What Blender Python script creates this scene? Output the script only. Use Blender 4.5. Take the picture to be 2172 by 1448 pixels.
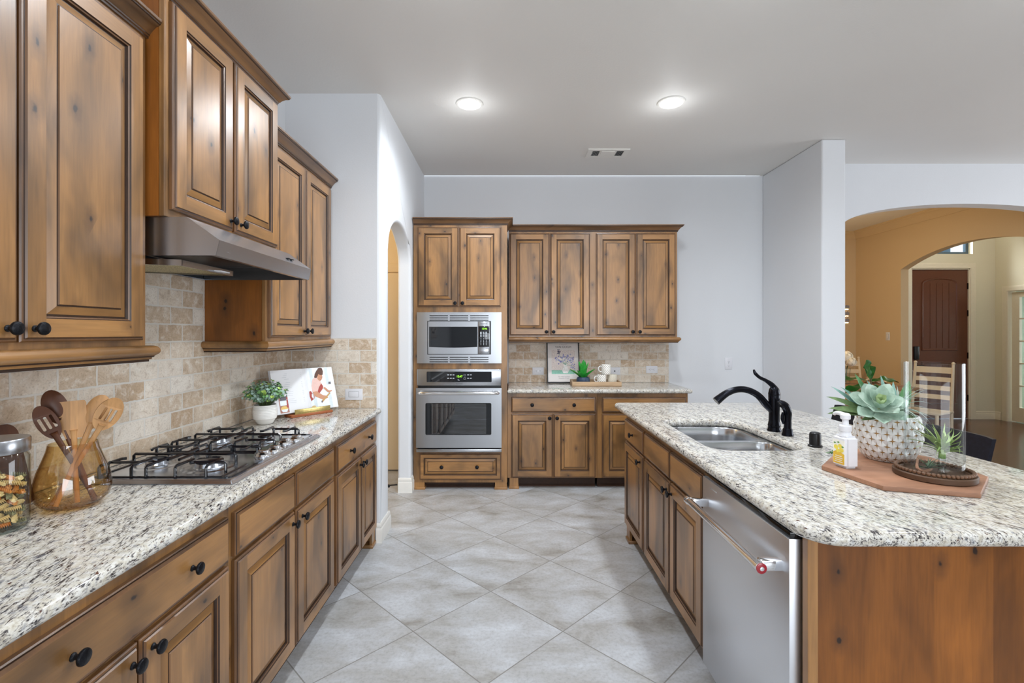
import bpy, bmesh, math, random
from math import sin, cos, pi, radians, sqrt
from mathutils import Vector, Matrix, Euler
from mathutils.geometry import tessellate_polygon

for o in list(bpy.data.objects):
    bpy.data.objects.remove(o, do_unlink=True)
SC = bpy.context.scene
COL = SC.collection

# ------------------------------------------------------------------ camera, world, lights, exposure
cam_d = bpy.data.cameras.new('camera')
cam_d.sensor_fit = 'HORIZONTAL'
cam_d.sensor_width = 36.0
cam_d.lens = 17.0
cam_d.shift_x = (1086 - 1079) / 2172
cam_d.shift_y = (706 - 724) / 2172
cam_d.clip_start = 0.05
cam = bpy.data.objects.new('camera', cam_d)
cam.location = (0, 0, 1.423)
cam.rotation_euler = (pi / 2, 0, 0)
COL.objects.link(cam)
SC.camera = cam

SC.view_settings.view_transform = 'Standard'
SC.view_settings.look = 'None'
SC.view_settings.gamma = 1.0
SC.view_settings.use_curve_mapping = False
SC.view_settings.exposure = 0.27

W = bpy.data.worlds.new('world')
SC.world = W
W.use_nodes = True
wn = W.node_tree
wn.nodes.clear()
wo = wn.nodes.new('ShaderNodeOutputWorld')
wb = wn.nodes.new('ShaderNodeBackground')
wb.inputs['Color'].default_value = (0.80, 0.88, 1.0, 1)
wb.inputs['Strength'].default_value = 1.2
wn.links.new(wb.outputs[0], wo.inputs[0])

def area(name, loc, rot, sx, sy, watts, col=(1, 1, 1), spread=pi):
    l = bpy.data.lights.new(name, 'AREA')
    l.shape = 'RECTANGLE'; l.size = sx; l.size_y = sy
    l.energy = watts; l.color = col; l.spread = spread
    o = bpy.data.objects.new(name, l)
    o.location = loc; o.rotation_euler = rot
    COL.objects.link(o)
    return o

# daylight entering by the windows behind and to the right of the camera, and by the far rooms' windows
area('daylight_rear_window', (1.6, -4.05, 1.45), (pi / 2, 0, 0), 3.6, 2.1, 110, (0.90, 0.95, 1.0))
area('daylight_breakfast_window', (6.65, 2.2, 1.55), (0, pi / 2, 0), 1.7, 3.1, 75, (0.90, 0.95, 1.0))
area('daylight_study_window', (10.9, 6.9, 1.6), (0, pi / 2, 0), 1.6, 1.8, 190, (0.90, 0.96, 1.0))
area('daylight_transom_window', (7.0, 8.75, 4.0), (-radians(40), 0, 0), 1.2, 0.6, 170, (0.92, 0.96, 1.0))

# ------------------------------------------------------------------ helpers
class MB:
    """collects verts / faces (with material index) for ONE mesh"""
    def __init__(s):
        s.v = []; s.f = []; s.m = []
    def add(s, verts, faces, m=0):
        o = len(s.v)
        s.v += [tuple(p) for p in verts]
        for f in faces:
            s.f.append(tuple(i + o for i in f)); s.m.append(m)
        return s
    def box(s, x0, x1, y0, y1, z0, z1, m=0):
        s.add([(x0, y0, z0), (x1, y0, z0), (x1, y1, z0), (x0, y1, z0), (x0, y0, z1), (x1, y0, z1), (x1, y1, z1), (x0, y1, z1)],
              [(0, 3, 2, 1), (4, 5, 6, 7), (0, 1, 5, 4), (1, 2, 6, 5), (2, 3, 7, 6), (3, 0, 4, 7)], m)
        return s
    def rbox(s, x0, x1, y0, y1, z0, z1, r=0.004, m=0, seg=2):
        b = bmesh.new()
        bmesh.ops.create_cube(b, size=1)
        for v in b.verts:
            v.co = Vector((x0 + (v.co.x + .5) * (x1 - x0), y0 + (v.co.y + .5) * (y1 - y0), z0 + (v.co.z + .5) * (z1 - z0)))
        bmesh.ops.bevel(b, geom=b.edges[:], offset=r, segments=seg, profile=.5, affect='EDGES')
        s.bm(b, m)
        return s
    def bm(s, b, m=0, mat=None):
        b.verts.index_update()
        s.add([(mat @ v.co if mat else v.co) for v in b.verts], [[v.index for v in f.verts] for f in b.faces], m)
        b.free()
    def sphere(s, c, rx, ry=None, rz=None, m=0, u=16, v=10):
        b = bmesh.new()
        bmesh.ops.create_uvsphere(b, u_segments=u, v_segments=v, radius=1)
        ry = rx if ry is None else ry; rz = rx if rz is None else rz
        for p in b.verts:
            p.co = Vector((c[0] + p.co.x * rx, c[1] + p.co.y * ry, c[2] + p.co.z * rz))
        s.bm(b, m)
        return s
    def lathe(s, prof, seg=32, m=0, c=(0, 0, 0), axis='z', cap0=True, cap1=True):
        """prof: (radius, height) list; axis z, or -y (height runs towards -y)"""
        def P(r, h, a):
            if axis == 'z': return (c[0] + r * cos(a), c[1] + r * sin(a), c[2] + h)
            if axis == '-y': return (c[0] + r * cos(a), c[1] - h, c[2] + r * sin(a))
            if axis == 'x': return (c[0] + h, c[1] + r * cos(a), c[2] + r * sin(a))
            if axis == 'y': return (c[0] + r * cos(a), c[1] + h, c[2] + r * sin(a))
        vs = [P(r, h, 2 * pi * k / seg) for r, h in prof for k in range(seg)]
        fs = []
        for i in range(len(prof) - 1):
            for k in range(seg):
                k2 = (k + 1) % seg
                fs.append((i * seg + k, i * seg + k2, (i + 1) * seg + k2, (i + 1) * seg + k))
        if cap0 and prof[0][0] > 1e-5: fs.append(tuple(range(seg))[::-1])
        if cap1 and prof[-1][0] > 1e-5: fs.append(tuple((len(prof) - 1) * seg + k for k in range(seg)))
        s.add(vs, fs, m)
        return s
    def tube(s, pts, r, seg=10, m=0, caps=True, smooth=0, flat=None):
        """tube through pts; r number or list; smooth = Catmull-Rom subdivisions; flat=(axis vector, ratio) squashes"""
        pts = [Vector(p) for p in pts]
        rs = list(r) if isinstance(r, (list, tuple)) else [r] * len(pts)
        if smooth:
            P, R = [], []
            n = len(pts)
            for i in range(n - 1):
                p0 = pts[max(i - 1, 0)]; p1 = pts[i]; p2 = pts[i + 1]; p3 = pts[min(i + 2, n - 1)]
                for k in range(smooth):
                    t = k / smooth
                    P.append(.5 * ((2 * p1) + (p2 - p0) * t + (2 * p0 - 5 * p1 + 4 * p2 - p3) * t * t + (3 * p1 - p0 - 3 * p2 + p3) * t ** 3))
                    R.append(rs[i] * (1 - t) + rs[i + 1] * t)
            P.append(pts[-1]); R.append(rs[-1])
            pts, rs = P, R
        n = len(pts)
        T = []
        for i in range(n):
            a = pts[max(i - 1, 0)]; b = pts[min(i + 1, n - 1)]
            t = (b - a)
            T.append(t.normalized() if t.length > 1e-9 else Vector((0, 0, 1)))
        ref = Vector((0, 0, 1)) if abs(T[0].z) < .9 else Vector((1, 0, 0))
        N = (ref - T[0] * ref.dot(T[0])).normalized()
        vs = []
        for i in range(n):
            N = N - T[i] * N.dot(T[i])
            N = N.normalized() if N.length > 1e-6 else T[i].orthogonal().normalized()
            B = T[i].cross(N)
            for k in range(seg):
                a = 2 * pi * k / seg
                off = (N * cos(a) + B * sin(a)) * rs[i]
                if flat:
                    ax = Vector(flat[0]); off = off - ax * off.dot(ax) * (1 - flat[1])
                vs.append(pts[i] + off)
        fs = []
        for i in range(n - 1):
            for k in range(seg):
                k2 = (k + 1) % seg
                fs.append((i * seg + k, i * seg + k2, (i + 1) * seg + k2, (i + 1) * seg + k))
        if caps:
            fs.append(tuple(range(seg))[::-1]); fs.append(tuple((n - 1) * seg + k for k in range(seg)))
        s.add(vs, fs, m)
        return s
    def prism(s, outer, holes, w0, w1, fn, m=0, mside=None):
        """extrude a polygon with holes between w0 and w1; fn(u,v,w)->xyz"""
        loops = [[Vector((p[0], p[1], 0)) for p in lp] for lp in [outer] + list(holes)]
        tris = tessellate_polygon(loops)
        flat = [p for lp in loops for p in lp]
        n = len(flat)
        s.add([fn(p.x, p.y, w0) for p in flat] + [fn(p.x, p.y, w1) for p in flat],
              [tuple(t) for t in tris] + [tuple(i + n for i in t) for t in tris], m)
        for lp in loops:
            k = len(lp)
            s.add([fn(p.x, p.y, w0) for p in lp] + [fn(p.x, p.y, w1) for p in lp],
                  [(i, (i + 1) % k, (i + 1) % k + k, i + k) for i in range(k)], m if mside is None else mside)
        return s
    def sweep(s, prof, path, m=0, closed=False, caps=True, mlist=None):
        """prof (out, z) swept along a horizontal path of (x, y); out points to the right of travel; mitred"""
        n = len(path); P = [Vector((p[0], p[1])) for p in path]
        rows = []
        for i in range(n):
            d0 = (P[i] - P[i - 1]).normalized() if (i > 0 or closed) else None
            d1 = (P[(i + 1) % n] - P[i]).normalized() if (i < n - 1 or closed) else None
            if d0 is None: d0 = d1
            if d1 is None: d1 = d0
            n0 = Vector((d0.y, -d0.x)); n1 = Vector((d1.y, -d1.x))
            mm = (n0 + n1); mm = mm / max(mm.dot(n0), 1e-6)
            rows.append([(P[i].x + mm.x * o, P[i].y + mm.y * o, z) for o, z in prof])
        k = len(prof)
        vs = [p for r in rows for p in r]; fs = []
        for i in range(n if closed else n - 1):
            j = (i + 1) % n
            for a in range(k):
                b = (a + 1) % k
                fs.append((i * k + a, i * k + b, j * k + b, j * k + a))
        if caps and not closed:
            fs.append(tuple(range(k))); fs.append(tuple((n - 1) * k + a for a in range(k)))
        o0 = len(s.f)
        s.add(vs, fs, m)
        if mlist:
            for q in range(k * (n if closed else n - 1)): s.m[o0 + q] = mlist[q % k]
        return s
    def leaf(s, base, d, up, length, width, curl=0.0, cup=0.25, thick=0.0, n=8, m=0, shape='lance', twist=0.0, wave=0.0):
        d = Vector(d).normalized(); up = Vector(up)
        side = d.cross(up)
        side = side.normalized() if side.length > 1e-6 else d.orthogonal().normalized()
        up = side.cross(d).normalized()
        p = Vector(base); vs = []
        for i in range(n + 1):
            t = i / n
            if shape == 'lance': w = sin(pi * min(1, t * .93 + .07) ** .75) ** .8 if t < 1 else 0
            elif shape == 'strap': w = (1 - t ** 2.2) * (.75 + .5 * t * (1 - t))
            elif shape == 'spoon': w = (t * 1.15 + .18) * sqrt(max(0, 1 - t ** 5)) if t < 1 else 0
            elif shape == 'ech': w = max(0, (.30 + 1.05 * t) * min(1, (1 - t) / .30) ** .75) if t > .0 else .28
            elif shape == 'round': w = sqrt(max(0, 1 - (2 * t - 1) ** 2))
            else: w = (1 - t)
            w *= width / 2
            wob = wave * sin(t * 14) * w
            c = up * (cup * w)
            tk = up * (thick * (1 - t * .8))
            vs += [p - side * w + c + up * wob, p + side * 0, p + side * w + c - up * wob, p - tk]
            a = curl / n
            d2 = (d * cos(a) - up * sin(a)); up = (up * cos(a) + d * sin(a)); d = d2.normalized()
            if twist:
                side = (side * cos(twist / n) + up * sin(twist / n)).normalized(); up = side.cross(d).normalized()
            p = p + d * (length / n)
        fs = []
        for i in range(n):
            a = i * 4; b = a + 4
            fs += [(a, a + 1, b + 1, b), (a + 1, a + 2, b + 2, b + 1)]
            if thick > 0: fs += [(a + 2, a + 3, b + 3, b + 2), (a + 3, a, b, b + 3)]
        s.add(vs, fs, m)
        return s
    def xf(s, mat, start=0):
        for i in range(start, len(s.v)):
            s.v[i] = tuple(mat @ Vector(s.v[i]))
        return s
    def mesh(s, name, mats, angle=32, recalc=True):
        me = bpy.data.meshes.new(name)
        me.from_pydata(s.v, [], s.f)
        mats = mats if isinstance(mats, (list, tuple)) else [mats]
        for m in mats: me.materials.append(m)
        me.polygons.foreach_set('material_index', s.m)
        me.update()
        if recalc:
            b = bmesh.new(); b.from_mesh(me)
            bmesh.ops.recalc_face_normals(b, faces=b.faces[:])
            b.to_mesh(me); b.free()
        me.polygons.foreach_set('use_smooth', [True] * len(me.polygons))
        me.set_sharp_from_angle(angle=radians(angle))
        me.update()
        return me
    def build(s, name, mats, parent=None, loc=None, rot=None, angle=32, recalc=True):
        return link(name, s.mesh(name, mats, angle, recalc), parent, loc, rot)

def link(name, me, parent=None, loc=None, rot=None):
    o = bpy.data.objects.new(name, me)
    COL.objects.link(o)
    if parent is not None: o.parent = parent
    if loc is not None: o.location = loc
    if rot is not None: o.rotation_euler = rot
    return o

def tag(o, label, cat=None, group=None, kind=None):
    o['label'] = label
    if cat: o['category'] = cat
    if group: o['group'] = group
    if kind: o['kind'] = kind
    return o

def thing(name, label, cat, loc=(0, 0, 0), rz=0.0, group=None):
    o = bpy.data.objects.new(name, None)
    o.empty_display_size = 0.05
    COL.objects.link(o)
    o.location = loc; o.rotation_euler = (0, 0, rz)
    return tag(o, label, cat, group)

def struct(name, mb, mats, label, angle=32):
    o = mb.build(name, mats, angle=angle)
    return tag(o, label, name.split('_')[0], kind='structure')

def copy_tree(o, parent=None):
    c = o.copy(); COL.objects.link(c)
    if parent is not None:
        c.parent = parent
    for ch in list(o.children):
        copy_tree(ch, c)
    return c

def rrect(x0, x1, y0, y1, r, n=6):
    if not isinstance(r, (list, tuple)): r = [r] * 4
    pts = []
    for (cx, cy, a0, rr) in ((x1 - r[0], y0 + r[0], -pi / 2, r[0]), (x1 - r[1], y1 - r[1], 0, r[1]), (x0 + r[2], y1 - r[2], pi / 2, r[2]), (x0 + r[3], y0 + r[3], pi, r[3])):
        if rr < 1e-5:
            pts.append((cx, cy)); continue
        for k in range(n + 1):
            a = a0 + pi / 2 * k / n
            pts.append((cx + rr * cos(a), cy + rr * sin(a)))
    return pts

def slab_mesh(name, loops, z0, z1, bev, mat, res=4):
    """flat slab with rounded edges from 2D loops (first outer, others holes)"""
    cu = bpy.data.curves.new(name, 'CURVE')
    cu.dimensions = '2D'; cu.fill_mode = 'BOTH'
    for lp in loops:
        sp = cu.splines.new('POLY'); sp.points.add(len(lp) - 1)
        for p, q in zip(sp.points, lp): p.co = (q[0], q[1], 0, 1)
        sp.use_cyclic_u = True
    cu.extrude = (z1 - z0) / 2 - bev
    cu.bevel_depth = bev; cu.bevel_resolution = res; cu.offset = -bev
    ob = bpy.data.objects.new(name + '_tmp', cu)
    me = bpy.data.meshes.new_from_object(ob)
    bpy.data.objects.remove(ob); bpy.data.curves.remove(cu)
    me.name = name
    for v in me.vertices: v.co.z += (z0 + z1) / 2
    b = bmesh.new(); b.from_mesh(me)
    bmesh.ops.remove_doubles(b, verts=b.verts[:], dist=1e-5)
    bmesh.ops.recalc_face_normals(b, faces=b.faces[:])
    b.to_mesh(me); b.free()
    me.materials.clear(); me.materials.append(mat)
    me.polygons.foreach_set('material_index', [0] * len(me.polygons))
    me.polygons.foreach_set('use_smooth', [True] * len(me.polygons))
    me.set_sharp_from_angle(angle=radians(40)); me.update()
    return me

def text(name, body, size, mat, parent, matrix, depth=0.0004, align='CENTER', spacing=1.0):
    cu = bpy.data.curves.new(name, 'FONT')
    cu.body = body; cu.size = size; cu.extrude = depth
    cu.align_x = align; cu.align_y = 'CENTER'; cu.space_character = spacing
    ob = bpy.data.objects.new(name + '_tmp', cu)
    me = bpy.data.meshes.new_from_object(ob)
    bpy.data.objects.remove(ob); bpy.data.curves.remove(cu)
    me.name = name
    me.transform(matrix)
    me.materials.clear(); me.materials.append(mat)
    return link(name, me, parent)

FRONT = Matrix.Rotation(pi / 2, 4, 'X')          # text plane facing -y
def at(x, y, z, rot=FRONT): return Matrix.Translation((x, y, z)) @ rot
# ------------------------------------------------------------------ materials
def srgb(r, g, b):
    f = lambda c: (c / 255 / 12.92) if c <= 10 else ((c / 255 + .055) / 1.055) ** 2.4
    return (f(r), f(g), f(b), 1)

class NT:
    def __init__(s, name):
        s.mat = bpy.data.materials.new(name); s.mat.use_nodes = True
        s.t = s.mat.node_tree; s.t.nodes.clear()
        s.out = s.n('ShaderNodeOutputMaterial')
    def n(s, typ, **kw):
        nd = s.t.nodes.new(typ)
        for k, v in kw.items(): setattr(nd, k, v)
        return nd
    def l(s, a, b): s.t.links.new(a, b)
    def val(s, sock, v):
        if hasattr(v, 'is_output'): s.l(v, sock)
        else: sock.default_value = v
    def math(s, op, a, b=0.0, c=None):
        m = s.n('ShaderNodeMath', operation=op)
        s.val(m.inputs[0], a); s.val(m.inputs[1], b)
        if c is not None: s.val(m.inputs[2], c)
        return m.outputs[0]
    def mix(s, fac, a, b, typ='MIX'):
        m = s.n('ShaderNodeMix', data_type='RGBA', blend_type=typ)
        s.val(m.inputs[0], fac); s.val(m.inputs[6], a); s.val(m.inputs[7], b)
        return m.outputs[2]
    def ramp(s, fac, stops, interp='LINEAR'):
        r = s.n('ShaderNodeValToRGB'); r.color_ramp.interpolation = interp
        e = r.color_ramp.elements
        while len(e) < len(stops): e.new(.5)
        for el, (p, c) in zip(e, stops):
            el.position = p; el.color = c if len(c) == 4 else (*c, 1)
        s.l(fac, r.inputs[0]); return r.outputs[0]
    def coords(s, kind='Object', scale=(1, 1, 1), rot=(0, 0, 0), jitter=0.0, loc=(0, 0, 0)):
        tc = s.n('ShaderNodeTexCoord'); v = tc.outputs[kind]
        if jitter:
            oi = s.n('ShaderNodeObjectInfo')
            wn_ = s.n('ShaderNodeTexWhiteNoise', noise_dimensions='1D'); s.l(oi.outputs['Random'], wn_.inputs['W'])
            va = s.n('ShaderNodeVectorMath', operation='MULTIPLY_ADD')
            s.l(wn_.outputs['Color'], va.inputs[0]); va.inputs[1].default_value = (jitter,) * 3; s.l(v, va.inputs[2]); v = va.outputs[0]
        mp = s.n('ShaderNodeMapping'); s.l(v, mp.inputs[0])
        mp.inputs['Scale'].default_value = scale; mp.inputs['Rotation'].default_value = rot; mp.inputs['Location'].default_value = loc
        return mp.outputs[0]
    def noise(s, v, scale, detail=3, rough=.55, dist=0.0, out='Fac'):
        n = s.n('ShaderNodeTexNoise'); s.l(v, n.inputs['Vector'])
        n.inputs['Scale'].default_value = scale; n.inputs['Detail'].default_value = detail
        n.inputs['Roughness'].default_value = rough; n.inputs['Distortion'].default_value = dist
        return n.outputs[out]
    def bump(s, h, strength=.2, dist=.002):
        b = s.n('ShaderNodeBump'); s.l(h, b.inputs['Height'])
        b.inputs['Strength'].default_value = strength; b.inputs['Distance'].default_value = dist
        return b.outputs[0]
    def pbr(s, color, rough=.5, metal=0.0, spec=.5, normal=None, coat=0.0, coat_rough=.1, emit=None, emit_s=0.0, sss=0.0, aniso=0.0, trans=0.0, ior=1.45):
        p = s.n('ShaderNodeBsdfPrincipled')
        s.val(p.inputs['Base Color'], color); s.val(p.inputs['Roughness'], rough); s.val(p.inputs['Metallic'], metal)
        p.inputs['Specular IOR Level'].default_value = spec
        p.inputs['Coat Weight'].default_value = coat; p.inputs['Coat Roughness'].default_value = coat_rough
        p.inputs['Anisotropic'].default_value = aniso; p.inputs['Transmission Weight'].default_value = trans; p.inputs['IOR'].default_value = ior
        if normal is not None: s.l(normal, p.inputs['Normal'])
        if emit is not None:
            p.inputs['Emission Color'].default_value = emit; p.inputs['Emission Strength'].default_value = emit_s
        s.l(p.outputs[0], s.out.inputs[0]); return p

def plain(name, col, rough=.5, metal=0.0, spec=.5, coat=0.0, var=0.06, scale=30, emit=None, emit_s=0.0, bump=0.0, bscale=200):
    """plain colour with a little procedural variation"""
    t = NT(name); v = t.coords('Object')
    nz = t.noise(v, scale, 3)
    c = t.mix(t.ramp(nz, [(.3, (0, 0, 0)), (.7, (1, 1, 1))]), tuple(x * (1 - var) for x in col[:3]) + (1,), tuple(min(1, x * (1 + var)) for x in col[:3]) + (1,))
    nm = t.bump(t.noise(v, bscale, 2), bump, .001) if bump else None
    t.pbr(c, rough, metal, spec, nm, coat, emit=emit, emit_s=emit_s)
    return t.mat

def wood(name, axis='Z', dark=srgb(76, 48, 22), mid=srgb(158, 113, 62), light=srgb(196, 150, 93), rough=.36, knots=True, boards=.10, coat=.8, blotch=.66):
    """knotty alder stained and glazed; grain along axis of the object"""
    t = NT(name)
    st = .07
    sc = {'Z': (1, 1, st), 'X': (st, 1, 1), 'Y': (1, st, 1)}[axis]
    tc = t.coords('Object', jitter=9.0)
    mp = t.n('ShaderNodeMapping'); t.l(tc, mp.inputs[0]); mp.inputs['Scale'].default_value = sc
    wv = t.n('ShaderNodeMapping'); t.l(tc, wv.inputs[0]); wv.inputs['Scale'].default_value = tuple(.35 if x < 1 else 1 for x in sc)
    grain = t.noise(mp.outputs[0], 22, 5, .6, 1.2)
    fine = t.noise(mp.outputs[0], 170, 2, .5)
    big = t.noise(wv.outputs[0], 5.0, 3, .55, .6)
    sep = t.n('ShaderNodeSeparateXYZ'); t.l(tc, sep.inputs[0])
    c = t.ramp(grain, [(.28, dark), (.50, mid), (.74, light)])
    c = t.mix(.78, c, mid)
    bl = t.ramp(big, [(.30, (1 - blotch,) * 3), (.55, (1, 1, 1)), (.75, (1.12, 1.1, 1.06))])
    c = t.mix(1.0, c, bl, 'MULTIPLY')
    fl = t.ramp(fine, [(.32, (.90, .89, .88)), (.6, (1.03, 1.02, 1.02))])
    c = t.mix(1.0, c, fl, 'MULTIPLY')
    if boards:
        a = sep.outputs['X' if axis == 'Z' else 'Z']
        b2 = sep.outputs['Y']
        fl_ = t.math('FLOOR', t.math('DIVIDE', t.math('ADD', a, t.math('MULTIPLY', b2, .9)), boards))
        w = t.n('ShaderNodeTexWhiteNoise', noise_dimensions='1D'); t.l(fl_, w.inputs['W'])
        c = t.mix(1.0, c, t.ramp(w.outputs['Value'], [(0, (.80, .79, .78)), (1, (1.12, 1.12, 1.12))]), 'MULTIPLY')
    if knots:
        kv = t.n('ShaderNodeMapping'); t.l(tc, kv.inputs[0])
        kv.inputs['Scale'].default_value = tuple(.75 if x < 1 else 1.35 for x in sc)
        ks = t.n('ShaderNodeSeparateXYZ'); t.l(kv.outputs[0], ks.inputs[0])
        kc = t.n('ShaderNodeCombineXYZ'); t.l(t.math('ADD', ks.outputs[0], t.math('MULTIPLY', ks.outputs[1], .8)), kc.inputs[0]); t.l(ks.outputs[2], kc.inputs[1])
        vo = t.n('ShaderNodeTexVoronoi', voronoi_dimensions='2D'); t.l(kc.outputs[0], vo.inputs['Vector']); vo.inputs['Scale'].default_value = 6.0
        s2 = t.n('ShaderNodeSeparateColor'); t.l(vo.outputs['Color'], s2.inputs[0])
        mask = t.math('GREATER_THAN', s2.outputs[0], .50)
        wob = t.noise(tc, 40, 2)
        d = t.math('ADD', vo.outputs['Distance'], t.math('MULTIPLY', t.math('SUBTRACT', wob, .5), .14))
        core = t.math('MULTIPLY', t.ramp(d, [(.022, (1, 1, 1)), (.050, (0, 0, 0))]), mask)
        halo = t.math('MULTIPLY', t.ramp(d, [(.03, (1, 1, 1)), (.24, (0, 0, 0))]), mask)
        c = t.mix(t.math('MULTIPLY', halo, .6), c, srgb(66, 40, 20))
        c = t.mix(t.math('MULTIPLY', core, .9), c, srgb(28, 16, 10))
    r = t.math('ADD', rough, t.math('MULTIPLY', fine, .12))
    t.pbr(c, r, 0, .5, t.bump(grain, .05, .001), coat=coat, coat_rough=.28)
    return t.mat

WOODV = wood('alder_vertical', 'Z')
WOODH = wood('alder_horizontal', 'X', boards=0)
WOODE = wood('alder_glazed_edge', 'Z', dark=srgb(58, 36, 18), mid=srgb(116, 78, 42), light=srgb(150, 108, 64), knots=False, boards=0)
WOODP = wood('alder_panel', 'Z', dark=srgb(82, 46, 16), mid=srgb(150, 90, 32), light=srgb(174, 112, 46), knots=True, boards=.16, blotch=.45, coat=.12)
GLAZE = plain('dark_glaze', srgb(52, 32, 18), .38, var=.2)
MOULD = wood('alder_moulding', 'X', dark=srgb(62, 40, 22), mid=srgb(120, 84, 48), light=srgb(156, 116, 72), boards=0)
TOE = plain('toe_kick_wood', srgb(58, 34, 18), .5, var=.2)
KNOB = plain('black_iron', srgb(24, 25, 30), .34, .6, var=.3, scale=300, bump=.8, bscale=160)

def paint(name, col, bump=.35, scale=130, rough=.62):
    t = NT(name); v = t.coords('Object')
    n1 = t.noise(v, scale, 3, .6)
    n2 = t.noise(v, 1.3, 2)
    c = t.mix(n2, tuple(x * .97 for x in col[:3]) + (1,), tuple(min(1, x * 1.02) for x in col[:3]) + (1,))
    t.pbr(c, rough, 0, .35, t.bump(n1, bump, .0015))
    return t.mat
WALL = paint('wall_paint', srgb(224, 226, 229))
CEIL = paint('ceiling_paint', srgb(232, 230, 226), .5, 90, .55)
CREAM = paint('cream_paint', srgb(214, 190, 152))
FOYERP = paint('foyer_paint', srgb(222, 214, 190))
TRIMW = plain('white_trim', srgb(232, 230, 224), .35, var=.02)
CREAMT = plain('cream_trim', srgb(228, 218, 196), .4, var=.02)

def granite():
    t = NT('granite')
    v = t.coords('Object', rot=(0, 0, radians(-14)))
    st = t.n('ShaderNodeMapping'); t.l(v, st.inputs[0]); st.inputs['Scale'].default_value = (1, .23, .9)
    a = t.noise(st.outputs[0], 230, 5, .62, .5)
    b = t.noise(st.outputs[0], 48, 3, .6)
    m = t.math('ADD', a, t.math('MULTIPLY', t.math('SUBTRACT', b, .5), .42))
    fl = t.noise(v, 420, 2, .6)
    tone = t.noise(v, 60, 4, .65)
    c = t.ramp(tone, [(.28, srgb(170, 160, 142)), (.42, srgb(204, 198, 184)), (.55, srgb(217, 214, 206)), (.72, srgb(228, 227, 224))])
    c = t.mix(t.ramp(m, [(.42, (.9, .9, .9)), (.50, (0, 0, 0))]), c, srgb(150, 144, 138))
    c = t.mix(t.ramp(m, [(.355, (1, 1, 1)), (.425, (0, 0, 0))]), c, srgb(52, 49, 52))
    v2 = t.n('ShaderNodeMapping'); t.l(v, v2.inputs[0]); v2.inputs['Scale'].default_value = (1, .45, 1); v2.inputs['Location'].default_value = (7, 3, 1)
    r = t.noise(v2.outputs[0], 120, 3, .55)
    c = t.mix(t.ramp(r, [(.30, (1, 1, 1)), (.345, (0, 0, 0))]), c, srgb(92, 62, 50))
    v3 = t.n('ShaderNodeMapping'); t.l(v, v3.inputs[0]); v3.inputs['Location'].default_value = (-4, 9, 2)
    bl = t.noise(v3.outputs[0], 45, 3, .6)
    c = t.mix(t.math('MULTIPLY', t.ramp(bl, [(.32, (1, 1, 1)), (.42, (0, 0, 0))]), .55), c, srgb(112, 116, 128))
    c = t.mix(t.ramp(fl, [(.30, (.35, .35, .35)), (.36, (0, 0, 0))]), c, srgb(90, 86, 84))
    t.pbr(c, .09, 0, .5)
    return t.mat
GRANITE = granite()

def travertine(name, swz):
    """3x6 tumbled travertine bricks; swz picks the wall axis used along the courses"""
    t = NT(name)
    tc = t.n('ShaderNodeTexCoord'); sp = t.n('ShaderNodeSeparateXYZ'); t.l(tc.outputs['Object'], sp.inputs[0])
    cb = t.n('ShaderNodeCombineXYZ'); t.l(sp.outputs[swz], cb.inputs[0])
    t.l(t.math('SUBTRACT', sp.outputs['Z'], .915), cb.inputs[1])
    wob = t.n('ShaderNodeTexNoise'); t.l(cb.outputs[0], wob.inputs['Vector']); wob.inputs['Scale'].default_value = 45
    va = t.n('ShaderNodeVectorMath', operation='MULTIPLY_ADD'); t.l(wob.outputs['Color'], va.inputs[0]); va.inputs[1].default_value = (.007, .007, 0); t.l(cb.outputs[0], va.inputs[2])
    br = t.n('ShaderNodeTexBrick'); t.l(va.outputs[0], br.inputs['Vector'])
    br.offset = .5; br.inputs['Scale'].default_value = 1; br.inputs['Brick Width'].default_value = .1545; br.inputs['Row Height'].default_value = .0787
    br.inputs['Mortar Size'].default_value = .0042; br.inputs['Mortar Smooth'].default_value = .25; br.inputs['Bias'].default_value = 0
    br.inputs['Color1'].default_value = (0, 0, 0, 1); br.inputs['Color2'].default_value = (1, 1, 1, 1); br.inputs['Mortar'].default_value = (.5, .5, .5, 1)
    c = t.ramp(br.outputs['Color'], [(0, srgb(194, 168, 140)), (.3, srgb(208, 188, 164)), (.6, srgb(218, 202, 182)), (1, srgb(234, 226, 214))])
    cl = t.noise(cb.outputs[0], 26, 5, .62, .6)
    c = t.mix(t.ramp(cl, [(.50, (0, 0, 0)), (.68, (.75, .75, .75))]), c, srgb(236, 228, 216))
    c = t.mix(t.ramp(cl, [(.32, (.45, .45, .45)), (.46, (0, 0, 0))]), c, srgb(160, 134, 106))
    sp2 = t.noise(cb.outputs[0], 150, 3, .65)
    c = t.mix(1.0, c, t.ramp(sp2, [(.34, (.80, .78, .75)), (.46, (1, 1, 1)), (.68, (1.06, 1.06, 1.06))]), 'MULTIPLY')
    c = t.mix(br.outputs['Fac'], c, srgb(222, 216, 206))
    h = t.math('ADD', t.math('MULTIPLY', t.math('SUBTRACT', 1.0, br.outputs['Fac']), 1.0), t.math('MULTIPLY', sp2, .35))
    t.pbr(c, .55, 0, .4, t.bump(h, .55, .003))
    return t.mat
TRAVY = travertine('travertine_side', 'Y')
TRAVX = travertine('travertine_back', 'X')

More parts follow.
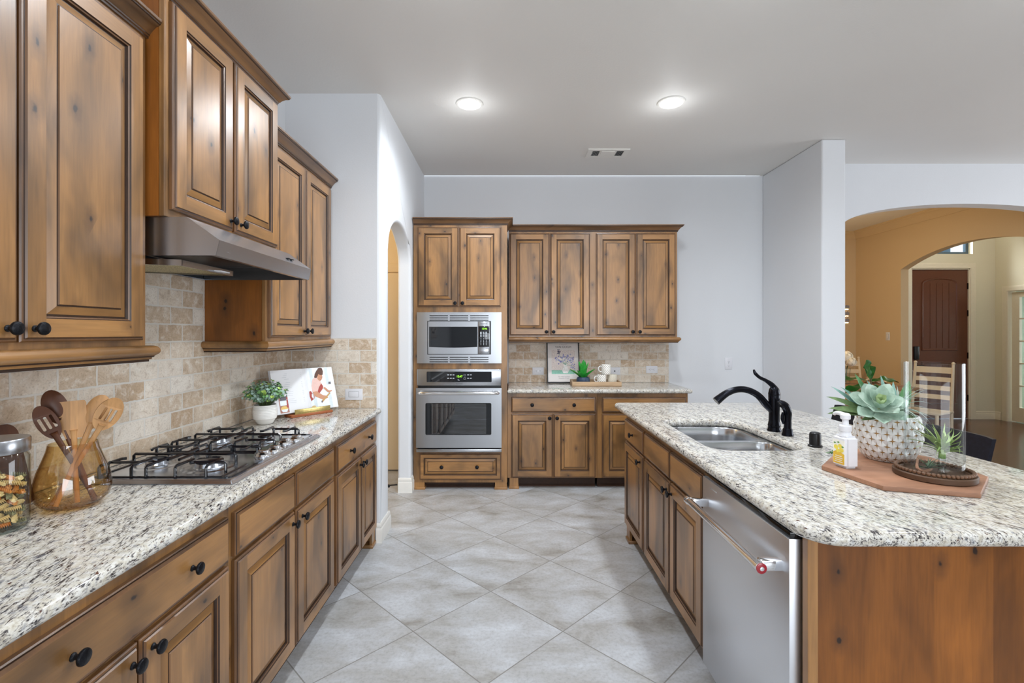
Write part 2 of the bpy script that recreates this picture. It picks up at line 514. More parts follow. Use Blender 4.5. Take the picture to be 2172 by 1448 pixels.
def floor_tile():
    t = NT('floor_tile')
    v = t.coords('Object', rot=(0, 0, 0))
    mp = t.n('ShaderNodeMapping'); mp.vector_type = 'TEXTURE'; t.l(v, mp.inputs[0])
    mp.inputs['Location'].default_value = (-.0987, 2.664, 0); mp.inputs['Rotation'].default_value = (0, 0, radians(45))
    br = t.n('ShaderNodeTexBrick'); t.l(mp.outputs[0], br.inputs['Vector']); br.offset = 0
    br.inputs['Scale'].default_value = 1; br.inputs['Brick Width'].default_value = .505; br.inputs['Row Height'].default_value = .505
    br.inputs['Mortar Size'].default_value = .0028; br.inputs['Mortar Smooth'].default_value = .1
    br.inputs['Color1'].default_value = (0, 0, 0, 1); br.inputs['Color2'].default_value = (1, 1, 1, 1); br.inputs['Mortar'].default_value = (.5, .5, .5, 1)
    # each tile shows another piece of the cloudy print
    va = t.n('ShaderNodeVectorMath', operation='MULTIPLY_ADD'); t.l(br.outputs['Color'], va.inputs[0]); va.inputs[1].default_value = (7, 5, 3); t.l(v, va.inputs[2])
    st = t.n('ShaderNodeMapping'); t.l(va.outputs[0], st.inputs[0]); st.inputs['Scale'].default_value = (.55, 1, 1); st.inputs['Rotation'].default_value = (0, 0, radians(-20))
    a = t.noise(st.outputs[0], 5.5, 6, .62, .4)
    b = t.noise(v, 60, 4, .7)
    c = t.ramp(a, [(.28, srgb(140, 135, 127)), (.42, srgb(170, 169, 167)), (.58, srgb(186, 188, 191)), (.75, srgb(203, 207, 212))])
    c = t.mix(1.0, c, t.ramp(b, [(.3, (.82, .81, .80)), (.5, (1, 1, 1)), (.7, (1.08, 1.08, 1.08))]), 'MULTIPLY')
    c = t.mix(br.outputs['Fac'], c, srgb(136, 134, 130))
    h = t.math('ADD', t.math('SUBTRACT', 1.0, br.outputs['Fac']), t.math('MULTIPLY', b, .12))
    t.pbr(c, .36, 0, .45, t.bump(h, .35, .002))
    return t.mat
FLOORT = floor_tile()

def floor_wood():
    t = NT('dark_floor_boards')
    v = t.coords('Object')
    br = t.n('ShaderNodeTexBrick'); t.l(v, br.inputs['Vector']); br.offset = .37
    br.inputs['Scale'].default_value = 1; br.inputs['Brick Width'].default_value = 1.1; br.inputs['Row Height'].default_value = .125
    br.inputs['Mortar Size'].default_value = .0016; br.inputs['Color1'].default_value = (0, 0, 0, 1); br.inputs['Color2'].default_value = (1, 1, 1, 1)
    st = t.n('ShaderNodeMapping'); t.l(v, st.inputs[0]); st.inputs['Scale'].default_value = (.08, 1, 1)
    g = t.noise(st.outputs[0], 40, 4, .6, .8)
    c = t.ramp(g, [(.3, srgb(58, 30, 18)), (.55, srgb(88, 48, 28)), (.75, srgb(112, 64, 38))])
    c = t.mix(1.0, c, t.ramp(br.outputs['Color'], [(0, (.75, .75, .75)), (1, (1.15, 1.12, 1.1))]), 'MULTIPLY')
    c = t.mix(br.outputs['Fac'], c, srgb(34, 18, 12))
    t.pbr(c, .24, 0, .5, t.bump(g, .05, .001), coat=.2)
    return t.mat
FLOORW = floor_wood()

def steel(name, col=(.45, .465, .49, 1), rough=.27, axis='X', var=.008):
    t = NT(name)
    sc = {'X': (.02, 1, 1), 'Z': (1, 1, .02), 'Y': (1, .02, 1)}[axis]
    v = t.coords('Object', scale=sc)
    n = t.noise(v, 260, 3, .6)
    c = t.mix(n, tuple(x * (1 - var) for x in col[:3]) + (1,), tuple(x * (1 + var) for x in col[:3]) + (1,))
    r = t.math('ADD', rough - .015, t.math('MULTIPLY', n, .012))
    t.pbr(c, r, 1.0, .5)
    return t.mat
STEEL = steel('brushed_steel')
STEELD = steel('dishwasher_steel', (.74, .76, .80, 1), .36, 'Z')
STEELH = steel('hood_steel', (.46, .49, .54, 1), .28, 'Y')
STEELS = plain('satin_steel', (.66, .69, .74, 1), .24, 1.0, var=.02)
CHROME = plain('polished_steel', (.78, .78, .79, 1), .10, 1.0, var=.02)
SINKST = steel('sink_steel', (.58, .60, .63, 1), .22, 'Y')
BLACKG = plain('black_glass', (.006, .007, .009, 1), .04, 0, .6, var=.1)
BLACKP = plain('black_plastic', srgb(14, 14, 16), .35, var=.1)
BLACKE = plain('black_enamel', srgb(16, 18, 24), .16, 0, .6, coat=.4, var=.1)
DARKCAV = plain('dark_cavity', srgb(30, 34, 42), .5, var=.2)
BRONZE = plain('oil_rubbed_bronze', srgb(26, 27, 34), .20, .75, var=.45, scale=14)
WHITEP = plain('white_plastic', srgb(226, 226, 230), .35, var=.02)
WHITEC = plain('white_ceramic', srgb(232, 230, 226), .22, var=.03)
BLACKPAINT = plain('worn_black_paint', srgb(20, 22, 32), .30, var=.4, scale=60)
GREEND = plain('green_digits', srgb(150, 230, 60), .5, emit=srgb(150, 240, 50), emit_s=1.6, var=0)
LEGEND = plain('white_legend', srgb(205, 212, 220), .5, var=.02)
LEGENDG = plain('grey_legend', srgb(70, 72, 78), .5, var=.02)
RED = plain('red_medallion', srgb(150, 16, 34), .3, coat=.5, var=.05)

def glass(name, tint=(1, 1, 1, 1), refl=.9, rough=.0, ior=1.5, base=0.0, edge=None, power=4.0):
    """clear thin glass: transparent with fresnel reflections, tinted deeper where the wall is seen edge on"""
    t = NT(name)
    tr = t.n('ShaderNodeBsdfTransparent')
    if edge is None: tr.inputs[0].default_value = tint
    else:
        lw = t.n('ShaderNodeLayerWeight'); lw.inputs[0].default_value = .5
        t.l(t.mix(t.math('POWER', lw.outputs['Facing'], power), tint, edge), tr.inputs[0])
    gl = t.n('ShaderNodeBsdfGlossy'); gl.inputs['Roughness'].default_value = rough; gl.inputs[0].default_value = (refl, refl, refl, 1)
    fr = t.n('ShaderNodeFresnel'); fr.inputs[0].default_value = ior
    mx = t.n('ShaderNodeMixShader')
    ge = t.n('ShaderNodeNewGeometry')      # reflect on the outward faces only (the pane is thin)
    t.l(t.math('MULTIPLY', t.math('ADD', fr.outputs[0], base), t.math('SUBTRACT', 1.0, ge.outputs['Backfacing'])), mx.inputs[0])
    t.l(tr.outputs[0], mx.inputs[1]); t.l(gl.outputs[0], mx.inputs[2])
    t.l(mx.outputs[0], t.out.inputs[0])
    return t.mat
GLASS = glass('clear_glass', (.97, .985, .985, 1), base=.02, edge=(.35, .42, .40, 1))
PANE = glass('window_pane', (.95, .97, .97, 1))
OVENGL = glass('oven_window_glass', (.45, .50, .56, 1), base=.10)

def emission(name, col, s):
    t = NT(name); e = t.n('ShaderNodeEmission'); e.inputs[0].default_value = col; e.inputs[1].default_value = s
    t.l(e.outputs[0], t.out.inputs[0]); return t.mat
LAMP = emission('lamp_lens', (.95, .975, 1, 1), 14)
# ------------------------------------------------------------------ the room shell
XL, YS, YB, CZ = -1.52, 3.288, 5.012, 3.05       # left wall, stub wall, back wall, ceiling
XA = -0.875                                      # face of the arch wall
XR, YR = 2.63, 4.06                              # right return wall
XW = 5.60                                        # dining side wall

struct('floor', MB().box(-3.0, 2.83, -4.2, 5.2, -.10, 0), FLOORT, 'grey stone look floor tiles laid diagonally')
struct('floor_wood', MB().box(2.83, 11.2, -4.2, 8.2, -.10, 0), FLOORW, 'dark hardwood floor beyond the island')
mb = MB().box(-3.0, 7.0, -4.2, 5.0, CZ, CZ + .1)
mb.box(2.6, 5.66, 5.0, 7.9, CZ, CZ + .1)
struct('ceiling', mb, CEIL, 'white textured kitchen ceiling')
struct('ceiling_foyer', MB().box(5.6, 11.2, 5.0, 8.3, 3.62, 3.72), FOYERP, 'high ceiling over the entry foyer')

def arc(u0, u1, spring, rise, n=28):
    """arch edge from (u0, spring) up and down to (u1, spring); elliptical"""
    c = (u0 + u1) / 2; h = (u1 - u0) / 2
    return [(c - h * cos(pi * k / n), spring + rise * sin(pi * k / n)) for k in range(n + 1)]
def seg_arc(u0, u1, spring, rise, n=28):
    c = (u0 + u1) / 2; h = (u1 - u0) / 2; R = (h * h + rise * rise) / (2 * rise)
    return [(c + h * (2 * k / n - 1), spring + rise - R + sqrt(R * R - (h * (2 * k / n - 1)) ** 2)) for k in range(n + 1)]

def bull(o, w=.014, seg=3):
    b = o.modifiers.new('bullnose', 'BEVEL'); b.width = w; b.segments = seg; b.limit_method = 'ANGLE'; b.angle_limit = radians(50)
    return o

struct('wall_left', MB().box(XL - .12, XL, -4.2, YS + .1, 0, CZ), WALL, 'white kitchen wall behind the range run')
# stub return + arch wall as one plan (they are the same wall turning the corner)
def edge_bull(o, w, test):
    """round only the chosen arrises"""
    me = o.data
    at_ = me.attributes.new('bevel_weight_edge', 'FLOAT', 'EDGE')
    for e in me.edges:
        a_, b_ = (me.vertices[i].co for i in e.vertices)
        at_.data[e.index].value = 1.0 if test(a_, b_) else 0.0
    m_ = o.modifiers.new('bullnose', 'BEVEL'); m_.width = w; m_.segments = 4; m_.limit_method = 'WEIGHT'
    return o
def weld(mb):
    b = bmesh.new(); me = mb.mesh('tmp', []); b.from_mesh(me); bmesh.ops.remove_doubles(b, verts=b.verts[:], dist=1e-5)
    bmesh.ops.recalc_face_normals(b, faces=b.faces[:]); out = MB(); out.bm(b); bpy.data.meshes.remove(me); return out
struct('wall_stub', MB().box(XL, -.99, YS, YS + .115, 0, CZ), WALL, 'short white return wall at the end of the range run')
outer = [(YS, 0), (3.52, 0)] + arc(3.52, 4.316, 2.03, .27) + [(4.316, 0), (YB, 0), (YB, CZ), (YS, CZ)]
o = struct('wall_arch', weld(MB().prism(outer, [], -.99, XA, lambda u, v, w: (w, u, v))), WALL, 'white wall with a narrow arched opening')
edge_bull(o, .020, lambda a_, b_: (abs(a_.x - b_.x) < 1e-4 and ((abs(a_.x - XA) < 1e-4 and max(abs(a_.y - YS), abs(b_.y - YS)) < 1e-4 and abs(a_.z - b_.z) > 1) or
          (min(a_.y, b_.y) > 3.5 and max(a_.y, b_.y) < 4.33 and max(a_.z, b_.z) > .01 and max(a_.z, b_.z) < 2.4))))
struct('wall_back', MB().box(-1.05, 2.83, YB, YB + .12, 0, CZ), WALL, 'white back wall behind the oven tower and counter')
bull(struct('wall_right', MB().box(XR, 2.83, YR, YB, 0, CZ), WALL, 'white return wall at the right of the back counter'), .012)
outer = [(2.83, 0), (3.2, 0)] + arc(3.2, 5.62, 2.44, .225) + [(5.62, 0), (7.0, 0), (7.0, CZ), (2.83, CZ)]
bull(struct('wall_dining', MB().prism(outer, [], 4.65, 4.79, lambda u, v, w: (u, w, v)), WALL, 'white wall with the wide arch into the dining room'), .012)
struct('wall_dining_left', MB().box(2.71, 2.83, 5.13, 7.9, 0, CZ), CREAM, 'cream dining room wall on the left')
struct('wall_dining_far', MB().box(2.71, XW, 7.8, 7.92, 0, CZ), CREAM, 'cream wall at the far end of the dining room')
outer = [(4.79, 0), (4.86, 0)] + seg_arc(4.86, 6.906, 2.33, .215) + [(6.906, 0), (8.0, 0), (8.0, 3.62), (4.79, 3.62)]
bull(struct('wall_foyer_side', MB().prism(outer, [], XW, XW + .11, lambda u, v, w: (w, u, v)), CREAM, 'cream wall with the arch from dining room to foyer'), .010)
# foyer front wall with doorway and transom
DX0, DX1, DH = 6.68, 7.61, 2.47
outer = [(5.6, 0), (DX0 - .02, 0), (DX0 - .02, DH + .02), (DX1 + .02, DH + .02), (DX1 + .02, 0), (8.15, 0), (8.15, 3.62), (5.6, 3.62)]
struct('wall_foyer_front', MB().prism(outer, [[(6.5, 2.73), (7.68, 2.73), (7.68, 3.3), (6.5, 3.3)]], 8.0, 8.16, lambda u, v, w: (u, w, v)), FOYERP, 'pale wall around the front door')
outer = [(4.79, 0), (6.86, 0), (6.86, 2.09), (7.79, 2.09), (7.79, 0), (8.0, 0), (8.0, 3.62), (4.79, 3.62)]
struct('wall_foyer_right', MB().prism(outer, [], 8.05, 8.17, lambda u, v, w: (w, u, v)), FOYERP, 'pale foyer wall with the glazed doorway')
struct('wall_study_far', MB().prism([(4.8, 0), (8.2, 0), (8.2, 3.6), (4.8, 3.6)], [[(6.0, .75), (7.8, .75), (7.8, 2.35), (6.0, 2.35)]], 10.6, 10.7, lambda u, v, w: (w, u, v)), plain('study_green_paint', srgb(150, 165, 140), .6), 'green study wall with a window')
mb = MB().box(8.17, 10.7, 8.0, 8.12, 0, 3.6).box(8.17, 10.7, 4.7, 4.82, 0, 3.6).box(8.17, 10.7, 4.8, 8.1, 2.75, 2.8)
struct('wall_study_side', mb, bpy.data.materials['study_green_paint'], 'green side walls and ceiling of the study')
# walls behind and right of the camera, with real window openings
struct('wall_rear', MB().prism([(-1.6, 0), (7.0, 0), (7.0, CZ), (-1.6, CZ)], [[(-.2, .35), (3.4, .35), (3.4, 2.5), (-.2, 2.5)]], -4.2, -4.1, lambda u, v, w: (u, w, v)), WALL, 'white wall behind the camera with a wide window')
struct('wall_breakfast', MB().prism([(-4.2, 0), (4.7, 0), (4.7, CZ), (-4.2, CZ)], [[(.6, .7), (3.8, .7), (3.8, 2.4), (.6, 2.4)]], 6.9, 7.0, lambda u, v, w: (w, u, v)), WALL, 'white breakfast nook wall with a wide window')
# hall seen through the narrow arch
struct('wall_hall', MB().box(-3.0, -.99, 5.05, 5.17, 0, 2.75).box(-3.0, -2.9, 3.4, 5.1, 0, 2.75).box(-3.0, -.99, 3.40, 5.1, 2.74, 2.80), CREAM, 'cream walls of the small hall beyond the narrow arch')

# trims and baseboards
BASEP = [(0, 0), (.016, 0), (.016, .085), (.013, .095), (.010, .100), (.012, .108), (.008, .125), (.003, .132), (0, .132)]
def baseboard(name, path, label, mat=None):
    o = MB().sweep(BASEP, path).build(name, mat or TRIMW); tag(o, label, 'baseboard', kind='structure'); return o
baseboard('baseboard_left', [(-.899, YS), (XA, YS), (XA, 3.52), (-.985, 3.52)], 'white baseboard wrapping the end of the stub wall')
baseboard('baseboard_arch', [(-.985, 4.316), (XA, 4.316), (XA, 4.40)], 'white baseboard beside the oven tower')
baseboard('baseboard_back', [(1.70, YB), (XR, YB), (XR, YR), (2.83, YR)], 'white baseboard behind the island')
baseboard('baseboard_dining', [(2.83, 7.8), (XW, 7.8), (XW, 6.906)], 'cream baseboard in the dining room', CREAMT)
baseboard('baseboard_foyer', [(7.70, 8.0), (8.05, 8.0), (8.05, 7.90)], 'white baseboard right of the front door', CREAMT)
CROWNP = [(0, 0), (.012, .0), (.016, .012), (.022, .018), (.04, .045), (.07, .075), (.085, .082), (.09, .095), (.10, .10), (.10, .12), (0, .12)]
o = MB().sweep([(a, z + CZ - .12) for a, z in CROWNP], [(2.83, 5.0), (2.83, 7.8), (XW, 7.8), (XW, 4.79)]).build('trim_1', CREAM)
tag(o, 'cream crown moulding around the dining room ceiling', 'moulding', kind='structure')

# front door
d = thing('front_door', 'dark brown arched panel front door with black keypad lock', 'door', (DX0, 8.02, 0)); d['kind'] = 'structure'
d.name = 'door_1'
DOORB = plain('dark_brown_door_paint', srgb(96, 52, 32), .34, var=.06)
w, h = DX1 - DX0, DH
mb = MB().box(0, w, 0, .045, .01, h)
def door_panel(mb, x0, x1, z0, z1, rise, planks):
    top = arc(x0, x1, z1 - rise, rise, 14) if rise else [(x0, z1), (x1, z1)]
    outl = [(x0, z0)] + top + [(x1, z0)]
    c = ((x0 + x1) / 2, (z0 + z1) / 2)
    def sc(k, y): return [((p[0] - c[0]) * (1 - 2 * k / (x1 - x0)) + c[0], y, (p[1] - c[1]) * (1 - 2 * k / (z1 - z0)) + c[1]) for p in outl]
    rings = [sc(0, 0.001), sc(.006, -.012), sc(.018, -.012), sc(.03, -.003), sc(.032, -.003)]
    n = len(outl)
    vs = [p for r in rings for p in r]; fs = []
    for i in range(len(rings) - 1):
        for k in range(n):
            k2 = (k + 1) % n; fs.append((i * n + k, i * n + k2, (i + 1) * n + k2, (i + 1) * n + k))
    fs.append(tuple((len(rings) - 1) * n + k for k in range(n)))
    mb.add(vs, fs)
    pw = (x1 - x0 - .08) / planks
    for k in range(1, planks):
        x = x0 + .04 + k * pw
        mb.box(x - .0025, x + .0025, -.0065, -.003, z0 + .045, z1 - rise * .5 - .05)
door_panel(mb, .165, w - .165, 1.13, h - .13, .09, 5)
door_panel(mb, .165, w - .165, .25, .95, 0, 5)
mb.build('panel', DOORB, d)
MB().rbox(.03, .11, -.028, 0, .98, 1.2, .006).build('keypad_lock', BLACKP, d)
MB().tube([(.07, 0, .88), (.07, -.05, .88)], .012).tube([(.07, -.05, .88), (.16, -.055, .885)], .010).build('door_handle', BLACKP, d)
for z in (.35, 1.05, 1.75, 2.2):
    MB().box(w - .008, w + .018, -.012, .01, z - .05, z + .05).build('hinge', BRONZE, d)
def casing(name, path_fn, label):
    pass
CAS = [(0, 0), (.09, 0), (.09, .012), (.075, .018), (.05, .014), (.02, .02), (.006, .016), (0, .01)]
def casing_mb(x0, x1, z1, fn, m=0):
    """door casing: three mitred pieces around an opening; fn(u, v, w)->xyz, w is proud of the wall"""
    mb = MB(); k = len(CAS)
    rows = []
    for (u, v, du, dv) in ((x0, 0, -1, 0), (x0, z1, -1, 1), (x1, z1, 1, 1), (x1, 0, 1, 0)):
        rows.append([fn(u + du * a, v + dv * a, b) for a, b in CAS])
    vs = [p for r in rows for p in r]; fs = []
    for i in range(3):
        for a in range(k):
            b = (a + 1) % k; fs.append((i * k + a, i * k + b, (i + 1) * k + b, (i + 1) * k + a))
    fs += [tuple(range(k)), tuple(3 * k + a for a in range(k))]
    return mb.add(vs, fs, m)
mb = casing_mb(DX0 - .02, DX1 + .02, DH + .02, lambda u, v, w: (u, 8.0 - w, v))
mb.box(DX0 - .02, DX0 - .004, 8.0, 8.1, 0, DH + .02).box(DX1 + .004, DX1 + .02, 8.0, 8.1, 0, DH + .02).box(DX0 - .02, DX1 + .02, 8.0, 8.1, DH + .004, DH + .02)
struct('trim_2', mb, CREAMT, 'cream casing around the front door')
mb = casing_mb(6.86, 7.79, 2.09, lambda u, v, w: (8.05 - w, u, v))
struct('trim_3', mb, CREAMT, 'cream casing around the glazed study doorway')
# transom over the front door
wd = thing('window_1', 'small transom window over the front door', 'window', (6.5, 8.08, 2.73)); wd['kind'] = 'structure'
mb = MB().prism([(0, 0), (1.18, 0), (1.18, .57), (0, .57)], [[(.045, .045), (1.135, .045), (1.135, .525), (.045, .525)]], 0, .05, lambda u, v, w: (u, w, v))
mb.box(.575, .605, .01, .04, .045, .525)
mb.build('window_frame', plain('dark_window_frame', srgb(60, 74, 84), .4), wd)
MB().box(.045, 1.135, .02, .026, .045, .525).build('pane', PANE, wd)
# brick house seen through the transom
OUT = plain('brick_outside', srgb(96, 120, 138), .8, var=.3, scale=9)
struct('wall_outside', MB().box(5.2, 9.5, 10.4, 10.6, 0, 7.5), OUT, 'blue grey house wall outside the transom window')
# glazed study door
fd = thing('door_2', 'cream glazed french door with five rows of lites', 'door', (8.09, 7.775, 0)); fd['kind'] = 'structure'
fn = lambda u, v, w: (w, -u, v)
lites = []
for r in range(5):
    for c in range(3):
        lites.append(rrect(.115 + c * .232, .115 + c * .232 + .216, .24 + r * .355, .24 + r * .355 + .335, 0.0))
MB().prism([(0, .012), (.905, .012), (.905, 2.075), (0, 2.075)], lites, 0, .045, fn).build('door_frame', CREAMT, fd)
MB().prism([(.11, .235), (.80, .235), (.80, 2.01), (.11, 2.01)], [], .018, .024, fn).build('glazing', PANE, fd)
MB().tube([(0, -.85, .95), (-.05, -.85, .95)], .012).tube([(-.05, -.85, .95), (-.055, -.76, .95)], .01).build('door_handle', BRONZE, fd)
# study window with blinds
sw = thing('window_2', 'study window with white slatted blinds', 'window', (10.6, 6.0, .75)); sw['kind'] = 'structure'
mb = MB().prism([(0, 0), (1.8, 0), (1.8, 1.6), (0, 1.6)], [[(.06, .06), (.87, .06), (.87, 1.54), (.06, 1.54)], [(.93, .06), (1.74, .06), (1.74, 1.54), (.93, 1.54)]], .02, .08, lambda u, v, w: (w, u, v))
mb.build('window_frame', TRIMW, sw)
MB().box(.04, .046, .06, 1.74, .06, 1.54).build('pane', PANE, sw)
mb = MB()
for k in range(26):
    z = .08 + k * .058
    mb.add([(-.028, .02, z), (-.028, 1.78, z), (.012, 1.78, z + .030), (.012, .02, z + .030)], [(0, 1, 2, 3)])
mb.build('blind', plain('blind_white', srgb(235, 238, 240), .5), sw)
for nm, x0, x1, y, label in (('window_3', -.2, 3.4, -4.16, 'wide window in the wall behind the camera'),):
    r = thing(nm, label, 'window', (x0, y, .35)); r['kind'] = 'structure'
    ww = x1 - x0
    holes = [[(a, .06), (a + ww / 4 - .08, .06), (a + ww / 4 - .08, 2.09), (a, 2.09)] for a in (.06, .06 + ww / 4, .06 + ww / 2, .06 + ww * .75)]
    MB().prism([(0, 0), (ww, 0), (ww, 2.15), (0, 2.15)], holes, 0, .06, lambda u, v, w: (u, w, v)).build('window_frame', TRIMW, r)
r = thing('window_4', 'wide breakfast nook window', 'window', (6.92, .6, .7)); r['kind'] = 'structure'
holes = [[(a, .06), (a + .72, .06), (a + .72, 1.64), (a, 1.64)] for a in (.06, .84, 1.62, 2.40)]
MB().prism([(0, 0), (3.2, 0), (3.2, 1.7), (0, 1.7)], holes, 0, .06, lambda u, v, w: (w, u, v)).build('window_frame', TRIMW, r)
# hall door (cream) beyond the narrow arch
hd = thing('door_3', 'cream hall door beyond the narrow arch', 'door', (-1.95, 5.03, 0)); hd['kind'] = 'structure'
MB().box(0, .86, -.03, .015, .01, 2.04).build('panel', CREAM, hd)
mb = casing_mb(-1.97, -1.07, 2.055, lambda u, v, w: (u, 5.05 - w, v))
struct('trim_4', mb, CREAM, 'cream casing around the hall door')
tag(MB().tube([(-.99, 4.30, .075), (-1.06, 4.295, .07)], .006).lathe([(.014, 0), (.014, .02), (.008, .026)], 12, 0, (-1.08, 4.29, .066), 'x').build('door_stop', BLACKP), 'small black door stop on the wall by the narrow arch', 'door stop')

# ------------------------------------------------------------------ backsplash tiles
def bricks(name, mb, mat, label):
    return tag(mb.build(name, mat), label, 'backsplash')
bricks('backsplash', MB().box(XL + .0015, XL + .010, .76, 1.61, .9152, 1.33).box(XL + .0015, XL + .010, 1.61, 2.405, .9152, 1.82).box(XL + .0015, XL + .010, 2.405, YS - .011, .9152, 1.335), TRAVY, 'beige tumbled travertine backsplash along the cooktop wall')
bricks('backsplash', MB().box(XL + .010, -.898, YS - .011, YS - .0015, .9152, 1.388), TRAVX, 'beige travertine backsplash on the short return wall')
bricks('backsplash', MB().box(0.0, 1.655, YB - .011, YB - .0015, .9152, 1.352), TRAVX, 'beige travertine backsplash behind the print and tray')

# ------------------------------------------------------------------ ceiling fittings
def ceiling_light(x, y, label, watts):
    t = thing('ceiling_light', label, 'ceiling light', (x, y, CZ), group='recessed ceiling lights')
    MB().lathe([(.074, -.004), (.080, -.010), (.094, -.008), (.098, -.001)], 40, cap0=False, cap1=False).lathe([(.074, -.004), (.072, -.0005)], 40, cap0=False, cap1=False).build('trim_ring', TRIMW, t)
    MB().lathe([(.0, -.018), (.03, -.017), (.055, -.012), (.073, -.003)], 36, cap1=False).build('lens', LAMP, t)
    l = bpy.data.lights.new('lamp', 'SPOT'); l.energy = watts; l.color = (.87, .935, 1); l.shadow_soft_size = .075
    l.spot_size = radians(172); l.spot_blend = .9
    o = bpy.data.objects.new('lamp', l); COL.objects.link(o); o.parent = t; o.location = (0, 0, -.09)
    p = bpy.data.lights.new('glow', 'POINT'); p.energy = .95; p.color = (.93, .965, 1); p.shadow_soft_size = .05
    o = bpy.data.objects.new('glow', p); COL.objects.link(o); o.parent = t; o.location = (0, 0, -.15)
    return t
LW = 46
ceiling_light(-.278, 3.43, 'recessed ceiling light above the aisle, left of the pair', LW * 1.1)
ceiling_light(1.146, 3.41, 'recessed ceiling light above the sink, right of the pair', LW * 1.1)
for k, (x, y) in enumerate(((-.278, 2.0), (1.146, 2.0), (-.278, .5), (1.146, .5), (2.57, 2.0), (2.57, .5))):
    ceiling_light(x, y, ['recessed ceiling light over the cooktop aisle', 'recessed ceiling light over the island', 'recessed ceiling light above the camera on the left', 'recessed ceiling light above the camera on the right', 'recessed ceiling light over the breakfast nook', 'recessed ceiling light over the breakfast nook behind the camera'][k], LW * 1.12 if k < 2 else LW * (.6 if k < 4 else .15))

v = thing('ceiling_vent', 'white rectangular air vent in the ceiling', 'vent', (.89, 4.37, CZ))
mb = MB().prism([(-.185, -.10), (.185, -.10), (.185, .10), (-.185, .10)], [[(-.14, -.065), (-.075, -.065), (-.075, .065), (-.14, .065)], [(.075, -.065), (.14, -.065), (.14, .065), (.075, .065)]], -.008, 0.0, lambda u, v_, w: (u, v_, w))
mb.box(-.06, .06, -.06, .06, -.011, -.008)
mb.build('frame', TRIMW, v)
for s0 in (-.14, .075):
    for k in range(5):
        x = s0 + .006 + k * .013
        MB().add([(x, -.065, -.008), (x, .065, -.008), (x + .006, .065, -.001), (x + .006, -.065, -.001)], [(0, 1, 2, 3)]).build('louvre', TRIMW, v)
MB().box(-.145, .145, -.07, .07, -.002, -.0005).build('duct', DARKCAV, v)
# ------------------------------------------------------------------ cabinetry
def frame_rings(mb, w, h, rings, mats_v, mats_h):
    """concentric rectangles (inset, y) -> quads; left/right sides material v, top/bottom material h"""
    for i in range(len(rings) - 1):
        (a, ya), (b, yb) = rings[i], rings[i + 1]
        A = [(a, ya, a), (w - a, ya, a), (w - a, ya, h - a), (a, ya, h - a)]
        B = [(b, yb, b), (w - b, yb, b), (w - b, yb, h - b), (b, yb, h - b)]
        for k in range(4):
            k2 = (k + 1) % 4
            mb.add([A[k], A[k2], B[k2], B[k]], [(0, 1, 2, 3)], (mats_h if k % 2 == 0 else mats_v)[i])

def door_mb(w, h, fw=.060, t=.020):
    mb = MB()
    # outer ogee edge : 0 vertical wood, 1 horizontal wood, 2 glaze
    r1 = [(0, 0), (0, -.010), (.003, -.0135), (.0075, -.0140), (.0095, -.0155), (.012, -t)]
    frame_rings(mb, w, h, r1, [3, 3, 3, 2, 3], [3, 3, 3, 2, 3])
    a, b = .012, fw
    # flat frame, stiles full height, rails between
    for x0, x1 in ((a, b), (w - b, w - a)):
        mb.add([(x0, -t, a), (x1, -t, a), (x1, -t, h - a), (x0, -t, h - a)], [(0, 1, 2, 3)], 0)
    for z0, z1 in ((a, b), (h - b, h - a)):
        mb.add([(b, -t, z0), (w - b, -t, z0), (w - b, -t, z1), (b, -t, z1)], [(0, 1, 2, 3)], 1)
    r2 = [(b, -t), (b + .0025, -t + .004), (b + .006, -t + .0055), (b + .0085, -t + .012), (b + .0125, -t + .012), (b + .034, -t + .0055), (b + .0375, -t + .0055), (b + .039, -t + .002)]
    frame_rings(mb, w, h, r2, [2, 3, 2, 2, 0, 2, 3], [2, 3, 2, 2, 1, 2, 3])
    c = b + .039
    mb.add([(c, -t + .002, c), (w - c, -t + .002, c), (w - c, -t + .002, h - c), (c, -t + .002, h - c)], [(0, 1, 2, 3)], 0)
    return mb

def slab_mb(w, h, t=.020):
    mb = MB()
    r = [(0, 0), (0, -.011), (.003, -.0135), (.0045, -.0135), (.0055, -.0155), (.0135, -t + .0004), (.0145, -t)]
    frame_rings(mb, w, h, r, [3, 3, 2, 2, 3, 1], [3, 3, 2, 2, 3, 1])
    c = .0145
    mb.add([(c, -t, c), (w - c, -t, c), (w - c, -t, h - c), (c, -t, h - c)], [(0, 1, 2, 3)], 1)
    return mb

WM = [WOODV, WOODH, GLAZE, WOODE]
KNOB_ME = MB().lathe([(.0085, 0), (.0085, .002), (.0055, .005), (.0052, .012), (.0075, .016), (.0145, .0185), (.0168, .021), (.0170, .0235), (.0155, .0265), (.010, .0285), (0, .0292)], 24, axis='-y').mesh('knob', KNOB, 40)
def knob(parent, x, z):
    return link('knob', KNOB_ME, parent, (x, -.020, z))

CROWN = [(0, 0), (.006, 0), (.006, .007), (.010, .009), (.010, .014), (.014, .017), (.020, .026), (.032, .038), (.044, .044), (.047, .047), (.047, .051), (.052, .053), (.052, .062), (0, .062)]
LRAIL = [(0, .054), (0, 0), (.007, 0), (.007, .007), (.012, .008), (.013, .014), (.017, .015), (.018, .019)] + [(.012 + .018 * cos(a_), .0365 + .0175 * sin(a_)) for a_ in [-1.1 + 2.67 * k / 9 for k in range(10)]]

